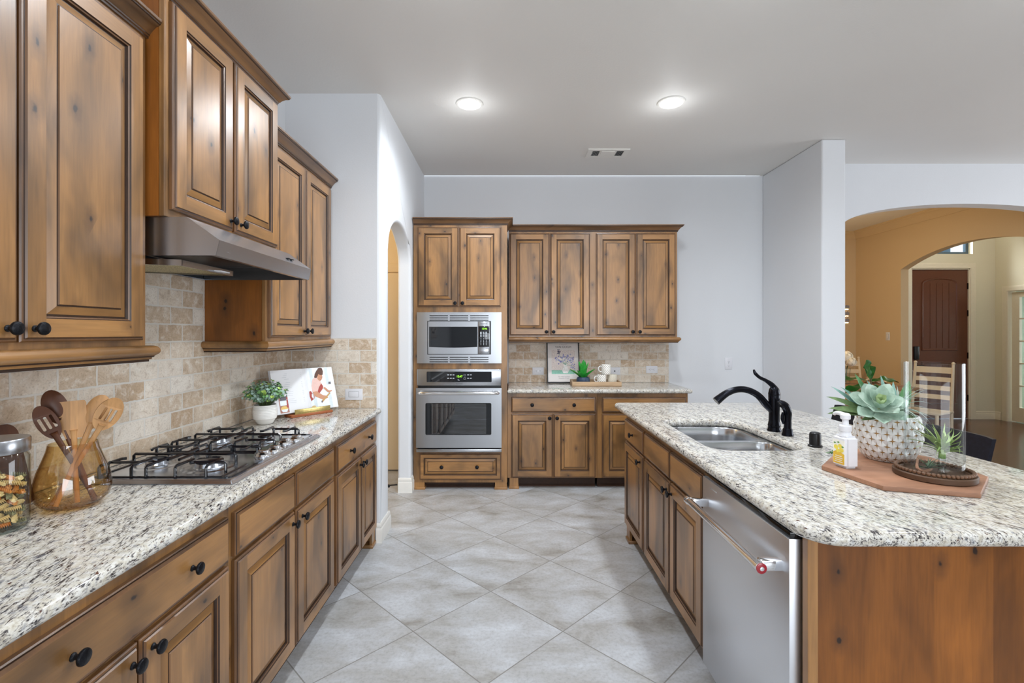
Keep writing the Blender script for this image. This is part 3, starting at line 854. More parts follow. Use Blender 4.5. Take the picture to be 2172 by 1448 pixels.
class Cab:
    """cabinet in a local frame: x to the viewer's right along the front, y into the cabinet, front frame at y=0"""
    def __init__(s, name, label, loc, rz, w, d, z0, z1, cat='cabinet', group=None, carcass=True, base=True, sides=None):
        s.t = thing(name, label, cat, loc, rz, group); s.w, s.d, s.z0, s.z1 = w, d, z0, z1
        if carcass:
            mb = MB().box(0, .018, .0185, d, z0, z1).box(w - .018, w, .0185, d, z0, z1).box(.018, w - .018, .0185, d, z0, z0 + .018).box(.018, w - .018, d - .012, d, z0 + .018, z1)
            if not base: mb.box(.018, w - .018, .0185, d - .012, z1 - .018, z1)
            mb.build('carcass', WOODP, s.t)
            MB().rbox(0, w, 0, .018, z0, z1, .0012, seg=1).build('face_frame', WOODV, s.t)
    def door(s, x0, x1, z0, z1, k=None, fw=.060):
        o = door_mb(x1 - x0, z1 - z0, fw).build('door', WM, s.t, (x0, -.0006, z0), angle=20)
        if k: knob(o, *k)
        return o
    def drawer(s, x0, x1, z0, z1, knobs=(), raised=False):
        m = door_mb(x1 - x0, z1 - z0, .040) if raised else slab_mb(x1 - x0, z1 - z0)
        o = m.build('drawer_front', [WOODV, WOODH, GLAZE, WOODE] if not raised else [WOODH, WOODH, GLAZE, WOODE], s.t, (x0, -.0006, z0), angle=20)
        for kx in knobs: knob(o, kx, (z1 - z0) / 2)
        return o
    def crown(s, path, z):
        MB().sweep([(a, b + z) for a, b in CROWN], path, mlist=[0, 1, 0, 1, 0, 0, 0, 0, 1, 1, 0, 0, 0, 0]).build('crown_moulding', [MOULD, GLAZE], s.t, angle=25)
    def rail(s, path, z):
        MB().sweep([(a, b + z) for a, b in LRAIL], path, mlist=[0, 0, 1, 0, 0, 0, 1] + [0] * 11).build('light_rail', [WOODH, GLAZE], s.t, angle=25)
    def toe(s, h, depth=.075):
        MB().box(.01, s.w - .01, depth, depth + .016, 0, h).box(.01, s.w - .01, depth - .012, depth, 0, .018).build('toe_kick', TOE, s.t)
    def foot(s, x0, x1, h, side):
        mb = MB().box(x0, x1, 0.0, .016, .0, h)
        mb.prism([(0, 0), (.075, 0), (.075, h), (0, h)], [], x0 if side < 0 else x1 - .016, x0 + .016 if side < 0 else x1, lambda u, v, w: (w, u + .016, v), 0)
        mb.rbox(x0 - .006, x1 + .006, -.008, .088, 0.0, .022, .003)
        mb.build('foot', WOODV, s.t)

L90 = pi / 2
FX = -.904                                  # face frame plane of left base run (doors stand 2 cm proud)
LD = -XL + FX - .004                        # cabinet depth to the wall
def LX(y, x=FX): return (x, y, 0)
BT = .874
# --- left base run
c = Cab('base_cabinet', 'knotty wood base cabinet nearest the camera on the left, with one wide two-knob drawer', LX(.775), L90, .785, LD, .10, BT, group='base cabinets of the left run')
c.drawer(.015, .762, .695, .838, (.19, .56))
c.door(.015, .386, .115, .682, (.346, .526)); c.door(.392, .764, .115, .682, (.034, .530))
c.toe(.10)
c = Cab('base_cabinet', 'knotty wood base cabinet under the cooktop with two knobless false drawer fronts', LX(1.561), L90, .917, LD, .10, BT, group='base cabinets of the left run')
c.drawer(.014, .448, .695, .838); c.drawer(.462, .897, .695, .838)
c.door(.014, .448, .115, .682, (.405, .525)); c.door(.464, .898, .115, .682, (.045, .525))
c.toe(.10)
c = Cab('base_cabinet', 'knotty wood base cabinet on the left next to the white return wall', LX(2.479), L90, .806, LD, .10, BT, group='base cabinets of the left run')
c.drawer(.022, .765, .695, .838, (.20, .55))
c.door(.022, .421, .115, .682, (.37, .525), .055); c.door(.426, .766, .115, .682, (.03, .525), .055)
c.toe(.10); c.foot(.716, .796, .10, 1)
# --- left uppers
UX = -1.208
UD = -XL + UX - .002
def upper(name, label, y, w, doors, ret_left=False, ret_right=False, z0=1.352, z1=2.41, group=None, loc=None, rz=L90, d=UD):
    c = Cab(name, label, loc or (UX, y, 0), rz, w, d, z0, z1, base=False, group=group)
    for x0, x1, ks in doors:
        c.door(x0, x1, 1.400, 2.388, (x1 - x0 - .030 if ks > 0 else .030, .034))
    p = [(0, 0), (w, 0)]
    if ret_left: p = [(0, d)] + p
    if ret_right: p = p + [(w, d)]
    c.crown(p, z1 - .006); c.rail(p, z0 - .024)
    return c
upper('wall_cabinet', 'knotty wood wall cabinet nearest the camera, left of the range hood', .760, .848, [(.025, .416, 1), (.422, .822, -1)], True, True, group='wall cabinets of the left run')
upper('wall_cabinet', 'knotty wood wall cabinet between the range hood and the return wall', 2.402, .880, [(.018, .434, 1), (.440, .842, -1)], True, False, group='wall cabinets of the left run')
HX = -1.150
HD = -XL + HX - .002
c = Cab('hood_cabinet', 'taller knotty wood cabinet mounted above the steel range hood', (HX, 1.614, 0), L90, .776, HD, 1.815, 2.556, base=False)
c.door(.022, .378, 1.842, 2.545, (.330, .036)); c.door(.394, .762, 1.842, 2.545, (.032, .036))
c.crown([(0, HD), (0, 0), (.776, 0), (.776, HD)], 2.550)

# --- oven tower
TY = 4.400
OX0 = -.866
T = thing('oven_tower_cabinet', 'tall knotty wood cabinet holding the microwave and wall oven', 'cabinet', (OX0, TY, 0))
w, d, z1 = .852, YB - TY - .003, 2.41
mb = MB().box(0, .018, .0185, d, .064, z1).box(w - .018, w, .0185, d, .064, z1).box(.018, w - .018, d - .012, d, .064, z1)
for z in (.064, .33, 1.105, 1.615, z1 - .018): mb.box(.018, w - .018, .0185, d - .012, z, z + .018 if z > 1.2 or z < .1 else z + .016)
mb.build('carcass', WOODP, T)
holes = [[(.055, .352), (w - .055, .352), (w - .055, 1.098), (.055, 1.098)], [(.06, 1.17), (w - .06, 1.17), (w - .06, 1.595), (.06, 1.595)]]
mb = MB().prism([(0, .064), (w, .064), (w, z1), (0, z1)], holes, 0, .018, lambda u, v_, w_: (u, w_, v_))
mb.build('face_frame', WOODV, T)
class _T(Cab):
    def __init__(s): s.t, s.w, s.d = T, w, d
ct = _T()
ct.door(.038, .412, 1.662, 2.384, (.344, .030)); ct.door(.419, .796, 1.662, 2.384, (.030, .030))
ct.drawer(.055, .800, .092, .333, (.205, .525), raised=True)
ct.crown([(0, 0), (w, 0), (w, .30)], z1 - .006)
ct.toe(.064); ct.foot(.004, .10, .064, -1); ct.foot(w - .11, w - .004, .064, 1)

# --- back uppers and base
BU = YB - .32
c = upper('wall_cabinet', 'long knotty wood wall cabinet with four doors on the back wall', 0, 1.634, [(.010, .394, 1), (.402, .786, -1), (.846, 1.228, 1), (1.234, 1.614, -1)], False, True, loc=(.0, BU, 0), rz=0, d=.318)
BYF = 4.42
c = Cab('base_cabinet', 'knotty wood base cabinet on the back wall next to the oven tower', (-.012, BYF, 0), 0, .822, YB - BYF - .003, .10, BT, group='base cabinets of the back wall')
c.drawer(.035, .805, .700, .840, (.19, .57)); c.door(.035, .415, .105, .686, (.348, .545)); c.door(.421, .805, .105, .686, (.030, .545))
c.toe(.10); c.foot(.02, .10, .10, -1)
c = Cab('base_cabinet', 'knotty wood base cabinet on the back wall, mostly behind the island', (.811, BYF, 0), 0, .826, YB - BYF - .003, .10, BT, group='base cabinets of the back wall')
c.drawer(.040, .806, .700, .840, (.19, .57)); c.door(.040, .420, .105, .686, (.35, .545)); c.door(.426, .806, .105, .686, (.030, .545))
c.toe(.10); c.foot(.72, .80, .10, 1)

# --- island
IX = .816; R90 = -pi / 2; IW = .62
c = Cab('island_cabinet', 'narrow wooden island cabinet with one drawer at the far end', (IX, 3.352, 0), R90, .490, IW, .10, BT, group='island cabinets')
c.drawer(.020, .470, .695, .836, (.225,)); c.door(.020, .470, .115, .682, (.40, .525), .055)
c.toe(.10); c.foot(.01, .09, .10, -1)
c = Cab('island_cabinet', 'wooden island sink cabinet with two knobless false drawer fronts', (IX, 2.861, 0), R90, .898, IW, .10, BT, group='island cabinets')
c.drawer(.008, .456, .695, .836); c.drawer(.466, .866, .695, .836)
c.door(.008, .456, .115, .682, (.415, .52)); c.door(.466, .866, .115, .682, (.030, .52)); c.toe(.10)
p = thing('island_end_panel', 'plain stained wooden end panel of the island facing the camera', 'panel', (.810, 1.31, 0))
MB().box(.028, .66, .0, .022, 0, BT).build('panel', WOODP, p)
MB().rbox(0, .028, -.001, .024, .0, BT, .001, seg=1).build('stile', WOODV, p)
tag(MB().box(1.437, 1.455, 1.335, 3.352, 0, BT).build('island_back_panel', WOODP), 'stained wooden back panel of the island below the seating overhang', 'panel')

# ------------------------------------------------------------------ worktops
def worktop(name, loops, label, bev=.019):
    return tag(link(name, slab_mesh(name, loops, .875, .915, bev, GRANITE)), label, 'worktop')
CXF = -.866
worktop('granite_worktop', [[(XL + .001, .757), (CXF, .757), (CXF, YS - .001), (XL + .001, YS - .001)]], 'speckled granite worktop carrying the cooktop', .0185)
worktop('granite_worktop', [[(-.010, 4.365), (1.660, 4.365), (1.660, YB - .001), (-.010, YB - .001)]], 'speckled granite worktop on the back wall under the print and tray')
SINK = rrect(.900, 1.312, 2.105, 2.838, [.10, .13, .10, .09], 10)
worktop('granite_worktop', [rrect(.768, 1.920, 1.225, 3.548, [.04, .05, .05, .10], 8), SINK], 'speckled granite island worktop around the sink')
# ------------------------------------------------------------------ appliances
# range hood (world axes, along y)
H = thing('range_hood', 'stainless steel under-cabinet range hood over the cooktop', 'range hood', (XL + .011, 1.628, 1.684))
hl, hd_ = .757, -.974 - (XL + .011)
prof = [(0, 0), (0, .130), (.425, .130), (hd_, .052), (hd_ - .012, 0)]         # side outline (x, z)
mb = MB()
for y0, y1 in ((0, .002), (hl - .002, hl)):
    mb.prism(prof, [], y0, y1, lambda u, v, w: (u, w, v))
def strip(a, b, t=.002):
    mb.add([(a[0], 0, a[1]), (a[0], hl, a[1]), (b[0], hl, b[1]), (b[0], 0, b[1])], [(0, 1, 2, 3)])
strip(prof[1], prof[2]); strip(prof[2], prof[3]); strip(prof[3], prof[4])
mb.box(hd_ - .030, hd_ - .0125, .002, hl - .002, .0, .002)
mb.box(.0, .02, .002, hl - .002, 0, .002)
mb.build('shell', STEELH, H, recalc=True)
MB().box(.02, hd_ - .03, .004, hl - .004, .060, .064).box(.0, .004, .004, hl - .004, .0, .06).build('underside', BLACKP, H)
# tilted grease filter that hangs a little open at the near end, and a second one further on
FILT = NT('grease_filter_mesh'); v_ = FILT.coords('Object', scale=(1, 1, 1))
ck = FILT.n('ShaderNodeTexVoronoi'); FILT.l(v_, ck.inputs['Vector']); ck.inputs['Scale'].default_value = 230
FILT.pbr(FILT.ramp(ck.outputs['Distance'], [(.2, srgb(70, 62, 40)), (.55, srgb(196, 184, 140))]), .4, .8, .5, FILT.bump(ck.outputs['Distance'], .6, .003)); FILT = FILT.mat
mb = MB().rbox(0, .36, 0, .30, 0, .012, .003, 1)
f = mb.build('grease_filter', [FILT], H, (.035, .012, -.016), (0, radians(2), radians(0)))
MB().box(-.006, .366, -.004, .004, -.004, .016).box(-.006, .366, .296, .304, -.004, .016).box(-.006, .002, 0, .3, -.004, .016).box(.358, .366, 0, .3, -.004, .016).build('filter_frame', STEEL, f)
MB().box(.366, .39, .18, .24, .0, .004).build('filter_tab', WHITEP, f)
MB().rbox(.10, .46, .33, .62, .050, .060, .003, 1).build('grease_filter', BLACKP, H)
for y in (.575, .61):
    a = Vector((hd_ - .035, y, .052 + .035 * (.130 - .052) / (hd_ - .425)))
    MB().rbox(a.x - .012, a.x + .012, y - .010, y + .010, a.z - .001, a.z + .003, .001, 1).build('switch', BLACKP, H)

# microwave with trim kit
M = thing('microwave', 'built-in stainless steel microwave with vented trim kit above the oven', 'microwave', (-.449, TY, 1.380))
mw, mh = .383, .231
vh = [(x0, z) for z0 in (.155, -.222) for z in (z0, z0 + .0205, z0 + .041) for x0 in (-.268, -.085, .099)]
slots = [[(x, z), (x + .167, z), (x + .167, z + .0075), (x, z + .0075)] for x, z in vh]
mb = MB().prism([(-mw, -mh), (mw, -mh), (mw, mh), (-mw, mh)], slots + [[(-.288, -.152), (.288, -.152), (.288, .152), (-.288, .152)]], -.022, -.001, lambda u, v, w: (u, w, v))
mb.build('trim_frame', STEEL, M)
for z0 in (.150, -.227): MB().box(-.30, .30, -.004, -.0012, z0, z0 + .060).build('vent_backing', BLACKP, M)
MB().box(-.287, .287, -.012, .34, -.151, .151).build('cavity_body', BLACKP, M)
# door with a window whose lower edge bows down, control panel right
def bow(x0, x1, z, dz, n=10): return [(x0 + (x1 - x0) * k / n, z - dz * sin(pi * k / n)) for k in range(n + 1)]
dx0, dx1 = -.280, .170
win = bow(dx0 + .010, dx1 - .004, -.083, .006) + [(dx1 - .004, .100), (dx0 + .010, .100)]
o = MB().prism([(dx0, -.147), (dx1, -.147), (dx1, .147), (dx0, .147)], [win], -.034, -.013, lambda u, v, w: (u, w, v)).build('door', STEEL, M)
MB().prism([(a * .998, b * .998) for a, b in win], [], -.0335, -.014, lambda u, v, w: (u, w, v)).build('window', BLACKG, o)
o = MB().rbox(.173, .277, -.034, -.013, -.147, .147, .002).build('control_panel', STEEL, M)
MB().rbox(.177, .273, -.0355, -.033, -.083, .105, .001, 1).build('keypad', BLACKG, o)
text('display', '12:46', .022, GREEND, o, at(.230, -.0362, .081))
bm1 = MB().rbox(-.007, .007, -.001, .0008, -.0035, .0035, .0006, 1).mesh('button', LEGEND); bm2 = MB().box(-.0025, .0025, -.0008, .0008, -.0035, .0035).mesh('button', LEGEND)
for r in range(4):
    for c_ in range(3): link('button', bm1, o, (.198 + c_ * .024, -.0356, .0495 - r * .0135))
for r in range(5):
    for c_ in range(3): link('button', bm2, o, (.1985 + c_ * .024, -.0356, -.0085 - r * .0135))
MB().rbox(.182, .268, -.0365, -.033, -.138, -.094, .004).build('door_release', STEEL, o)
text('lettering', 'FRIGIDAIRE', .012, LEGENDG, o, at(.225, -.0346, .126))

# wall oven
O = thing('wall_oven', 'stainless steel single wall oven with glass door in the tall cabinet', 'oven', (-.448, TY, .722))
ow = .384
mb = MB().prism([(-.378, -.362), (.378, -.362), (.378, .362), (-.378, .362)], [[(-.35, -.30), (.35, -.30), (.35, .20), (-.35, .20)]], -.004, .03, lambda u, v, w: (u, w, v))
mb.build('chassis', BLACKP, O)
mb = MB().box(-.35, .35, .45, .46, -.30, .20).box(-.36, -.35, .0, .46, -.30, .20).box(.35, .36, .0, .46, -.30, .20).box(-.35, .35, .0, .46, -.31, -.30).box(-.35, .35, .0, .46, .20, .21)
mb.build('oven_cavity', plain('oven_enamel', srgb(70, 82, 98), .35, var=.15), O)
for z in (.02, -.09):
    mb = MB().tube([(-.34, .02, z), (.34, .02, z)], .003, 8)
    for k in range(15): mb.tube([(-.32 + k * .0457, .02, z), (-.32 + k * .0457, .40, z)], .0018, 6)
    mb.build('oven_rack', CHROME, O)
o = MB().rbox(-ow + .004, ow - .004, -.036, -.004, .226, .375, .004).build('control_panel', STEEL, O)
MB().prism(rrect(-.292, .294, .258, .353, .006), [], -.0385, -.035, lambda u, v, w: (u, w, v)).build('glass_panel', BLACKG, o)
text('display', '12:47', .026, GREEND, o, at(.004, -.0390, .309), spacing=.95)
for x in (-.098, -.074, -.050, .082, .106):
    for z in (.291, .321): MB().rbox(x - .008, x + .008, -.0392, -.0383, z - .0012, z + .006, .0004, 1).build('button', LEGEND, o)
for x in (.052,):
    for z in (.291, .321):
        MB().prism(rrect(x - .009, x + .009, z - .008, z + .008, .003, 3), [rrect(x - .0078, x + .0078, z - .0068, z + .0068, .002, 3)], -.0392, -.0383, lambda u, v, w: (u, w, v)).build('button', LEGEND, o)
MB().box(-.012, -.004, -.0392, -.0383, .281, .284).build('legend', LEGEND, o); MB().box(-.012, .006, -.0392, -.0383, .274, .277).build('legend', LEGEND, o)
text('lettering', 'FRIGIDAIRE', .012, LEGENDG, o, at(.0, -.0366, .242))
dz0, dz1 = -.330, .206
o = MB().prism([(-ow, dz0), (ow, dz0), (ow, dz1), (-ow, dz1)], [rrect(-.300, .292, -.214, .072, .012)], -.058, -.010, lambda u, v, w: (u, w, v)).build('door', STEEL, O)
MB().prism(rrect(-.300, .292, -.214, .072, .012), [rrect(-.244, .246, -.208, .066, .010)], -.0575, -.050, lambda u, v, w: (u, w, v)).build('window_border', BLACKG, o)
MB().box(-.246, .248, -.0535, -.0505, -.210, .068).build('window', OVENGL, o)
mb = MB().tube([(-.352, -.056, .165), (-.350, -.088, .165), (-.325, -.102, .165), (-.25, -.105, .165), (.25, -.105, .165), (.325, -.102, .165), (.350, -.088, .165), (.352, -.056, .165)], .0145, 14, smooth=5)
mb.build('door_handle', CHROME, o)
MB().rbox(-ow, ow, -.050, -.004, -.372, -.344, .002).build('bottom_trim', STEEL, O)

# cooktop
K = thing('gas_cooktop', 'four burner stainless steel gas cooktop with black wire grates', 'cooktop', (-1.182, 1.994, .915))
cw, cd = .262, .381                                                  # half depth (x), half width (y)
mb = MB()
b = bmesh.new(); bmesh.ops.create_cube(b, size=1)
for v in b.verts:
    top = v.co.z > 0
    v.co = Vector(((2 * cw - (.022 if top else 0)) * v.co.x, (2 * cd - (.022 if top else 0)) * v.co.y, .016 if top else .0005))
bmesh.ops.bevel(b, geom=[e for e in b.edges], offset=.004, segments=2, affect='EDGES')
mb.bm(b)
mb.build('base_plate', STEELS, K)
# raised control panel at the front, bowed into the cooking area
pl = [(cw - .016, -.150), (cw - .016, .275), (.215, .275)] + [(.215 - .075 * sin(pi * k / 12) ** .6, .255 - .385 * k / 12) for k in range(1, 12)] + [(.215, -.150)]
MB().prism(pl, [], .014, .024, lambda u, v, w: (u, v, w)).build('control_panel', STEELS, K).modifiers.new('round', 'BEVEL').width = .004
for sx, y0, y1 in ((1, -.345, -.012), (1, .012, .345)):
    mb = MB()
for nm, ys in (('near', (-.352, -.004)), ('far', (.004, .352))):
    pan = rrect(-.235, .235, ys[0], ys[1], .02)
    MB().prism(pan, [rrect(-.228, .228, ys[0] + .007, ys[1] - .007, .016)], .0155, .0185, lambda u, v, w: (u, v, w)).build('drip_pan_border', BLACKE, K)
# burners
for (bx, by, br_) in ((.08, -.215, .044), (-.13, -.19, .034), (-.125, .19, .044), (.075, .215, .036)):
    t_ = MB().lathe([(br_ + .045, .0005), (br_ + .035, .0035), (br_ + .006, .002), (br_ + .002, .005), (br_, .020), (br_ - .004, .022), (0, .022)], 32, 0, (bx, by, .0155), cap0=False).build('burner', STEELS, K)
    MB().lathe([(br_ - .002, .022), (br_ + .001, .025), (br_ + .0005, .029), (br_ - .004, .031), (0, .0318)], 32, 0, (bx, by, .0155)).build('burner_cap', BLACKE, t_)
# wire grates : two, each a frame of rods with bent fingers
def grate(y0, y1, label=None):
    mb = MB(); r = .0052; zt = .054; zb = .0165
    x0, x1 = -.226, .158
    g = lambda *p: mb.tube(list(p), r, 8)
    ym = (y0 + y1) / 2
    for ye, s in ((y0, 1), (y1, -1)):
        for xx in (-.215, -.105, -.055, .045, .15):
            g((xx, ye, zb), (xx, ye, zt - .006), (xx, ye + s * .006, zt), (xx, ye + s * .095, zt), (xx + (.012 if xx < 0 else -.012), ye + s * .105, zt))
        g((x0, ye, zb - .001), (.20, ye, zb - .001))
    for yy in (y0 + .05, y1 - .05):
        for xa, s in ((x0, 1), (x1 + .03, -1)):
            g((xa, yy, zb), (xa, yy, zt - .006), (xa + s * .006, yy, zt), (xa + s * .11, yy, zt), (xa + s * .118, yy + .012 * s, zt))
    for xx in (-.04, .0):
        g((xx, y0 + .085, zt), (xx, y1 - .085, zt))
    g((x0, ym, zb), (x0, ym, zt - .006), (x0 + .006, ym, zt), (.15, ym, zt), (.158, ym, zt - .006), (.158, ym, zb))
    g((x0, y0, zb - .001), (x0, y1, zb - .001)); g((.20, y0, zb - .001), (.20, y0 + .16, zb - .001))
    return mb.build('grate', BLACKE, K)
grate(-.345, -.010); grate(.010, .345)
for yk in (-.085, -.008, .125, .195):
    xk = .215 if yk in (-.085, .125) else .222
    xk += -.012 if yk in (.125,) else 0
    mb = MB().lathe([(.031, .000), (.032, .004), (.030, .009), (.025, .011), (.021, .0145), (.018, .0155), (0, .016)], 28, 0, (xk, yk, .024))
    mb.rbox(xk - .021, xk + .021, yk - .007, yk + .007, .036, .0475, .0045)
    mb.build('knob', CHROME, K)
text('lettering', 'FRIGIDAIRE', .014, LEGENDG, K, Matrix.Translation((.245, -.300, .0165)) @ Matrix.Rotation(pi / 2, 4, 'Z'), align='CENTER')

# dishwasher (front faces -x)
D = thing('dishwasher', 'stainless steel dishwasher with bar handle built into the island', 'dishwasher', (.780, 1.945, 0), R90)
MB().box(.004, .598, .05, .58, .10, .86).build('tub', BLACKP, D)
mb = MB().rbox(0, .600, 0, .045, .105, .850, .003)
o = mb.build('door', STEELD, D)
MB().rbox(.002, .598, .004, .055, .850, .868, .002, 1).build('control_strip', BLACKG, D)
mb = MB()
for k, x in enumerate((.06, .13, .155, .18, .21, .23, .31, .33, .40, .425, .45, .47, .52, .54)): mb.box(x, x + .012, .012 + .004 * (k % 3), .015 + .004 * (k % 3), .868, .8684)
mb.build('control_legends', LEGEND, D)
MB().box(.0, .60, .06, .075, 0, .105).build('toe_panel', BLACKP, D)
MB().box(.590, .602, .046, .062, .105, .85).build('side_trim', STEELH, D)
for x in (.045, .555):
    MB().rbox(x - .014, x + .014, -.060, .001, .745, .775, .003).build('handle_bracket', CHROME, D)
mb = MB().tube([(.022, -.068, .760), (.578, -.068, .760)], .0135, 20)
hb = mb.build('bar_handle', CHROME, D)
for x in (.018, .560):
    MB().lathe([(.0135, 0), (.0155, .001), (.0155, .020), (.0135, .022)], 24, 0, (x, -.068, .760), 'x').build('handle_collar', CHROME, hb)
MB().lathe([(.0148, 0), (.0148, .003), (.012, .004), (0, .004)], 24, 0, (.5815, -.068, .760), 'x').build('medallion', RED, hb)
MB().lathe([(.006, 0), (.006, .002), (.0, .0025)], 16, 0, (.5852, -.068, .760), 'x').build('medallion_stud', CHROME, hb)
MB().box(.07, .13, -.0008, .0002, .822, .826).build('nameplate', CHROME, D)

# sink
S = thing('kitchen_sink', 'double bowl stainless steel undermount sink in the island', 'sink', (1.106, 2.47, .874))
def bowl(x0, x1, y0, y1, rs, depth, name):
    mb = MB(); rows = []
    for off, z in ((0, 0), (.003, -.006), (.008, -.05), (.014, depth * -.85), (.022, -depth * .95), (.045, -depth), (.10, -depth - .003)):
        rows.append([(a, b, z) for a, b in rrect(x0 + off, x1 - off, y0 + off, y1 - off, [max(.02, r - off * .4) for r in rs], 8)])
    n = len(rows[0]); vs = [p for r in rows for p in r]; fs = []
    for i in range(len(rows) - 1):
        for k in range(n):
            k2 = (k + 1) % n; fs.append((i * n + k, i * n + k2, (i + 1) * n + k2, (i + 1) * n + k))
    fs.append(tuple((len(rows) - 1) * n + k for k in range(n)))
    mb.add(vs, fs)
    b_ = mb.build(name, SINKST, S, angle=50)
    cx, cy = (x0 + x1) / 2, (y0 + y1) / 2
    MB().lathe([(.045, .001), (.042, .004), (.036, .001), (.01, -.002), (0, -.002)], 24, 0, (cx, cy, -depth)).build('drain', CHROME, b_)
bo1 = (-.198, .198, -.358, -.030, [.10, .06, .06, .09]); bo2 = (-.198, .198, -.004, .360, [.06, .12, .09, .06])
bowl(*bo1, .20, 'bowl'); bowl(*bo2, .22, 'bowl')
MB().prism(rrect(-.225, .225, -.385, .387, .10), [rrect(*bo1[:4], bo1[4], 8), rrect(*bo2[:4], bo2[4], 8)], -.003, 0.0005, lambda u, v, w: (u, v, w)).build('rim', SINKST, S)

# faucet
F = thing('kitchen_faucet', 'dark bronze single lever faucet arching over the sink', 'faucet', (1.378, 2.510, .9152))
MB().lathe([(.034, 0), (.034, .006), (.031, .012), (.029, .022), (.030, .026), (.031, .030), (.029, .036), (.026, .055), (.0255, .10), (.0275, .165), (.028, .185), (.026, .19)], 32).build('body', BRONZE, F)
MB().lathe([(.028, 0), (.0285, .004), (.0275, .010), (.027, .012), (.026, .016), (.024, .028), (.018, .038), (.008, .044), (0, .045)], 32, 0, (0, 0, .188)).build('cap', BRONZE, F)
MB().tube([(-.004, 0, .100), (-.040, 0, .135), (-.085, 0, .185), (-.14, 0, .212), (-.195, 0, .214), (-.245, 0, .196), (-.290, 0, .163)], [.018, .019, .0175, .0165, .0165, .0175, .021], 18, smooth=6).tube([(-.290, 0, .163), (-.302, 0, .153)], [.021, .0215], 18).build('spout', BRONZE, F)
MB().tube([(.004, 0, .220), (-.016, 0, .242), (-.045, 0, .262), (-.075, 0, .277), (-.098, 0, .298), (-.106, 0, .318)], [.015, .013, .0095, .0085, .0085, .004], 14, smooth=6, flat=((0, 1, 0), 1.0)).build('lever', BRONZE, F)
P = thing('side_sprayer', 'dark bronze side sprayer standing beside the faucet', 'sprayer', (1.382, 2.396, .9152))
MB().lathe([(.027, 0), (.027, .006), (.024, .012), (.0225, .030), (.0195, .036)], 28).build('holder', BRONZE, P)
MB().tube([(0, 0, .034), (.001, 0, .075), (.0, 0, .115), (-.012, 0, .145), (-.032, 0, .158), (-.040, 0, .156)], [.018, .0165, .0185, .0195, .0175, .016], 18, smooth=6).build('sprayer_head', BRONZE, P)
MB().tube([(-.020, 0, .058), (-.027, 0, .085), (-.022, 0, .115)], [.005, .008, .006], 10, smooth=4).build('trigger', BRONZE, P)
tag(MB().lathe([(.029, 0), (.029, .006), (.0235, .009), (.0235, .052), (.0215, .060), (.017, .064), (0, .065)], 32).build('air_gap_cap', BLACKP, None, (1.372, 2.165, .9152)), 'small black cylindrical air gap cap on the island beside the sink', 'air gap')
# ------------------------------------------------------------------ things on the left worktop
R = random.Random(11)
BAMBOO = wood('bamboo', 'Z', srgb(170, 122, 74), srgb(200, 152, 100), srgb(222, 180, 130), .45, False, .022, 0, .2)
WALNUT = wood('walnut', 'Z', srgb(52, 28, 16), srgb(96, 54, 30), srgb(134, 84, 50), .4, False, 0, .1, .4)
ACACIA = wood('acacia_board', 'X', srgb(120, 78, 56), srgb(170, 124, 96), srgb(198, 152, 122), .45, False, .09, 0, .3)
PALEW = wood('pale_tray_wood', 'X', srgb(150, 118, 88), srgb(190, 160, 126), srgb(214, 188, 154), .5, False, 0, 0, .3)
AMBER = glass('amber_lustre_glass', (.96, .86, .66, 1), .95, .02, 1.55, .06, edge=(.50, .33, .12, 1), power=2.5)
ZC = .9153

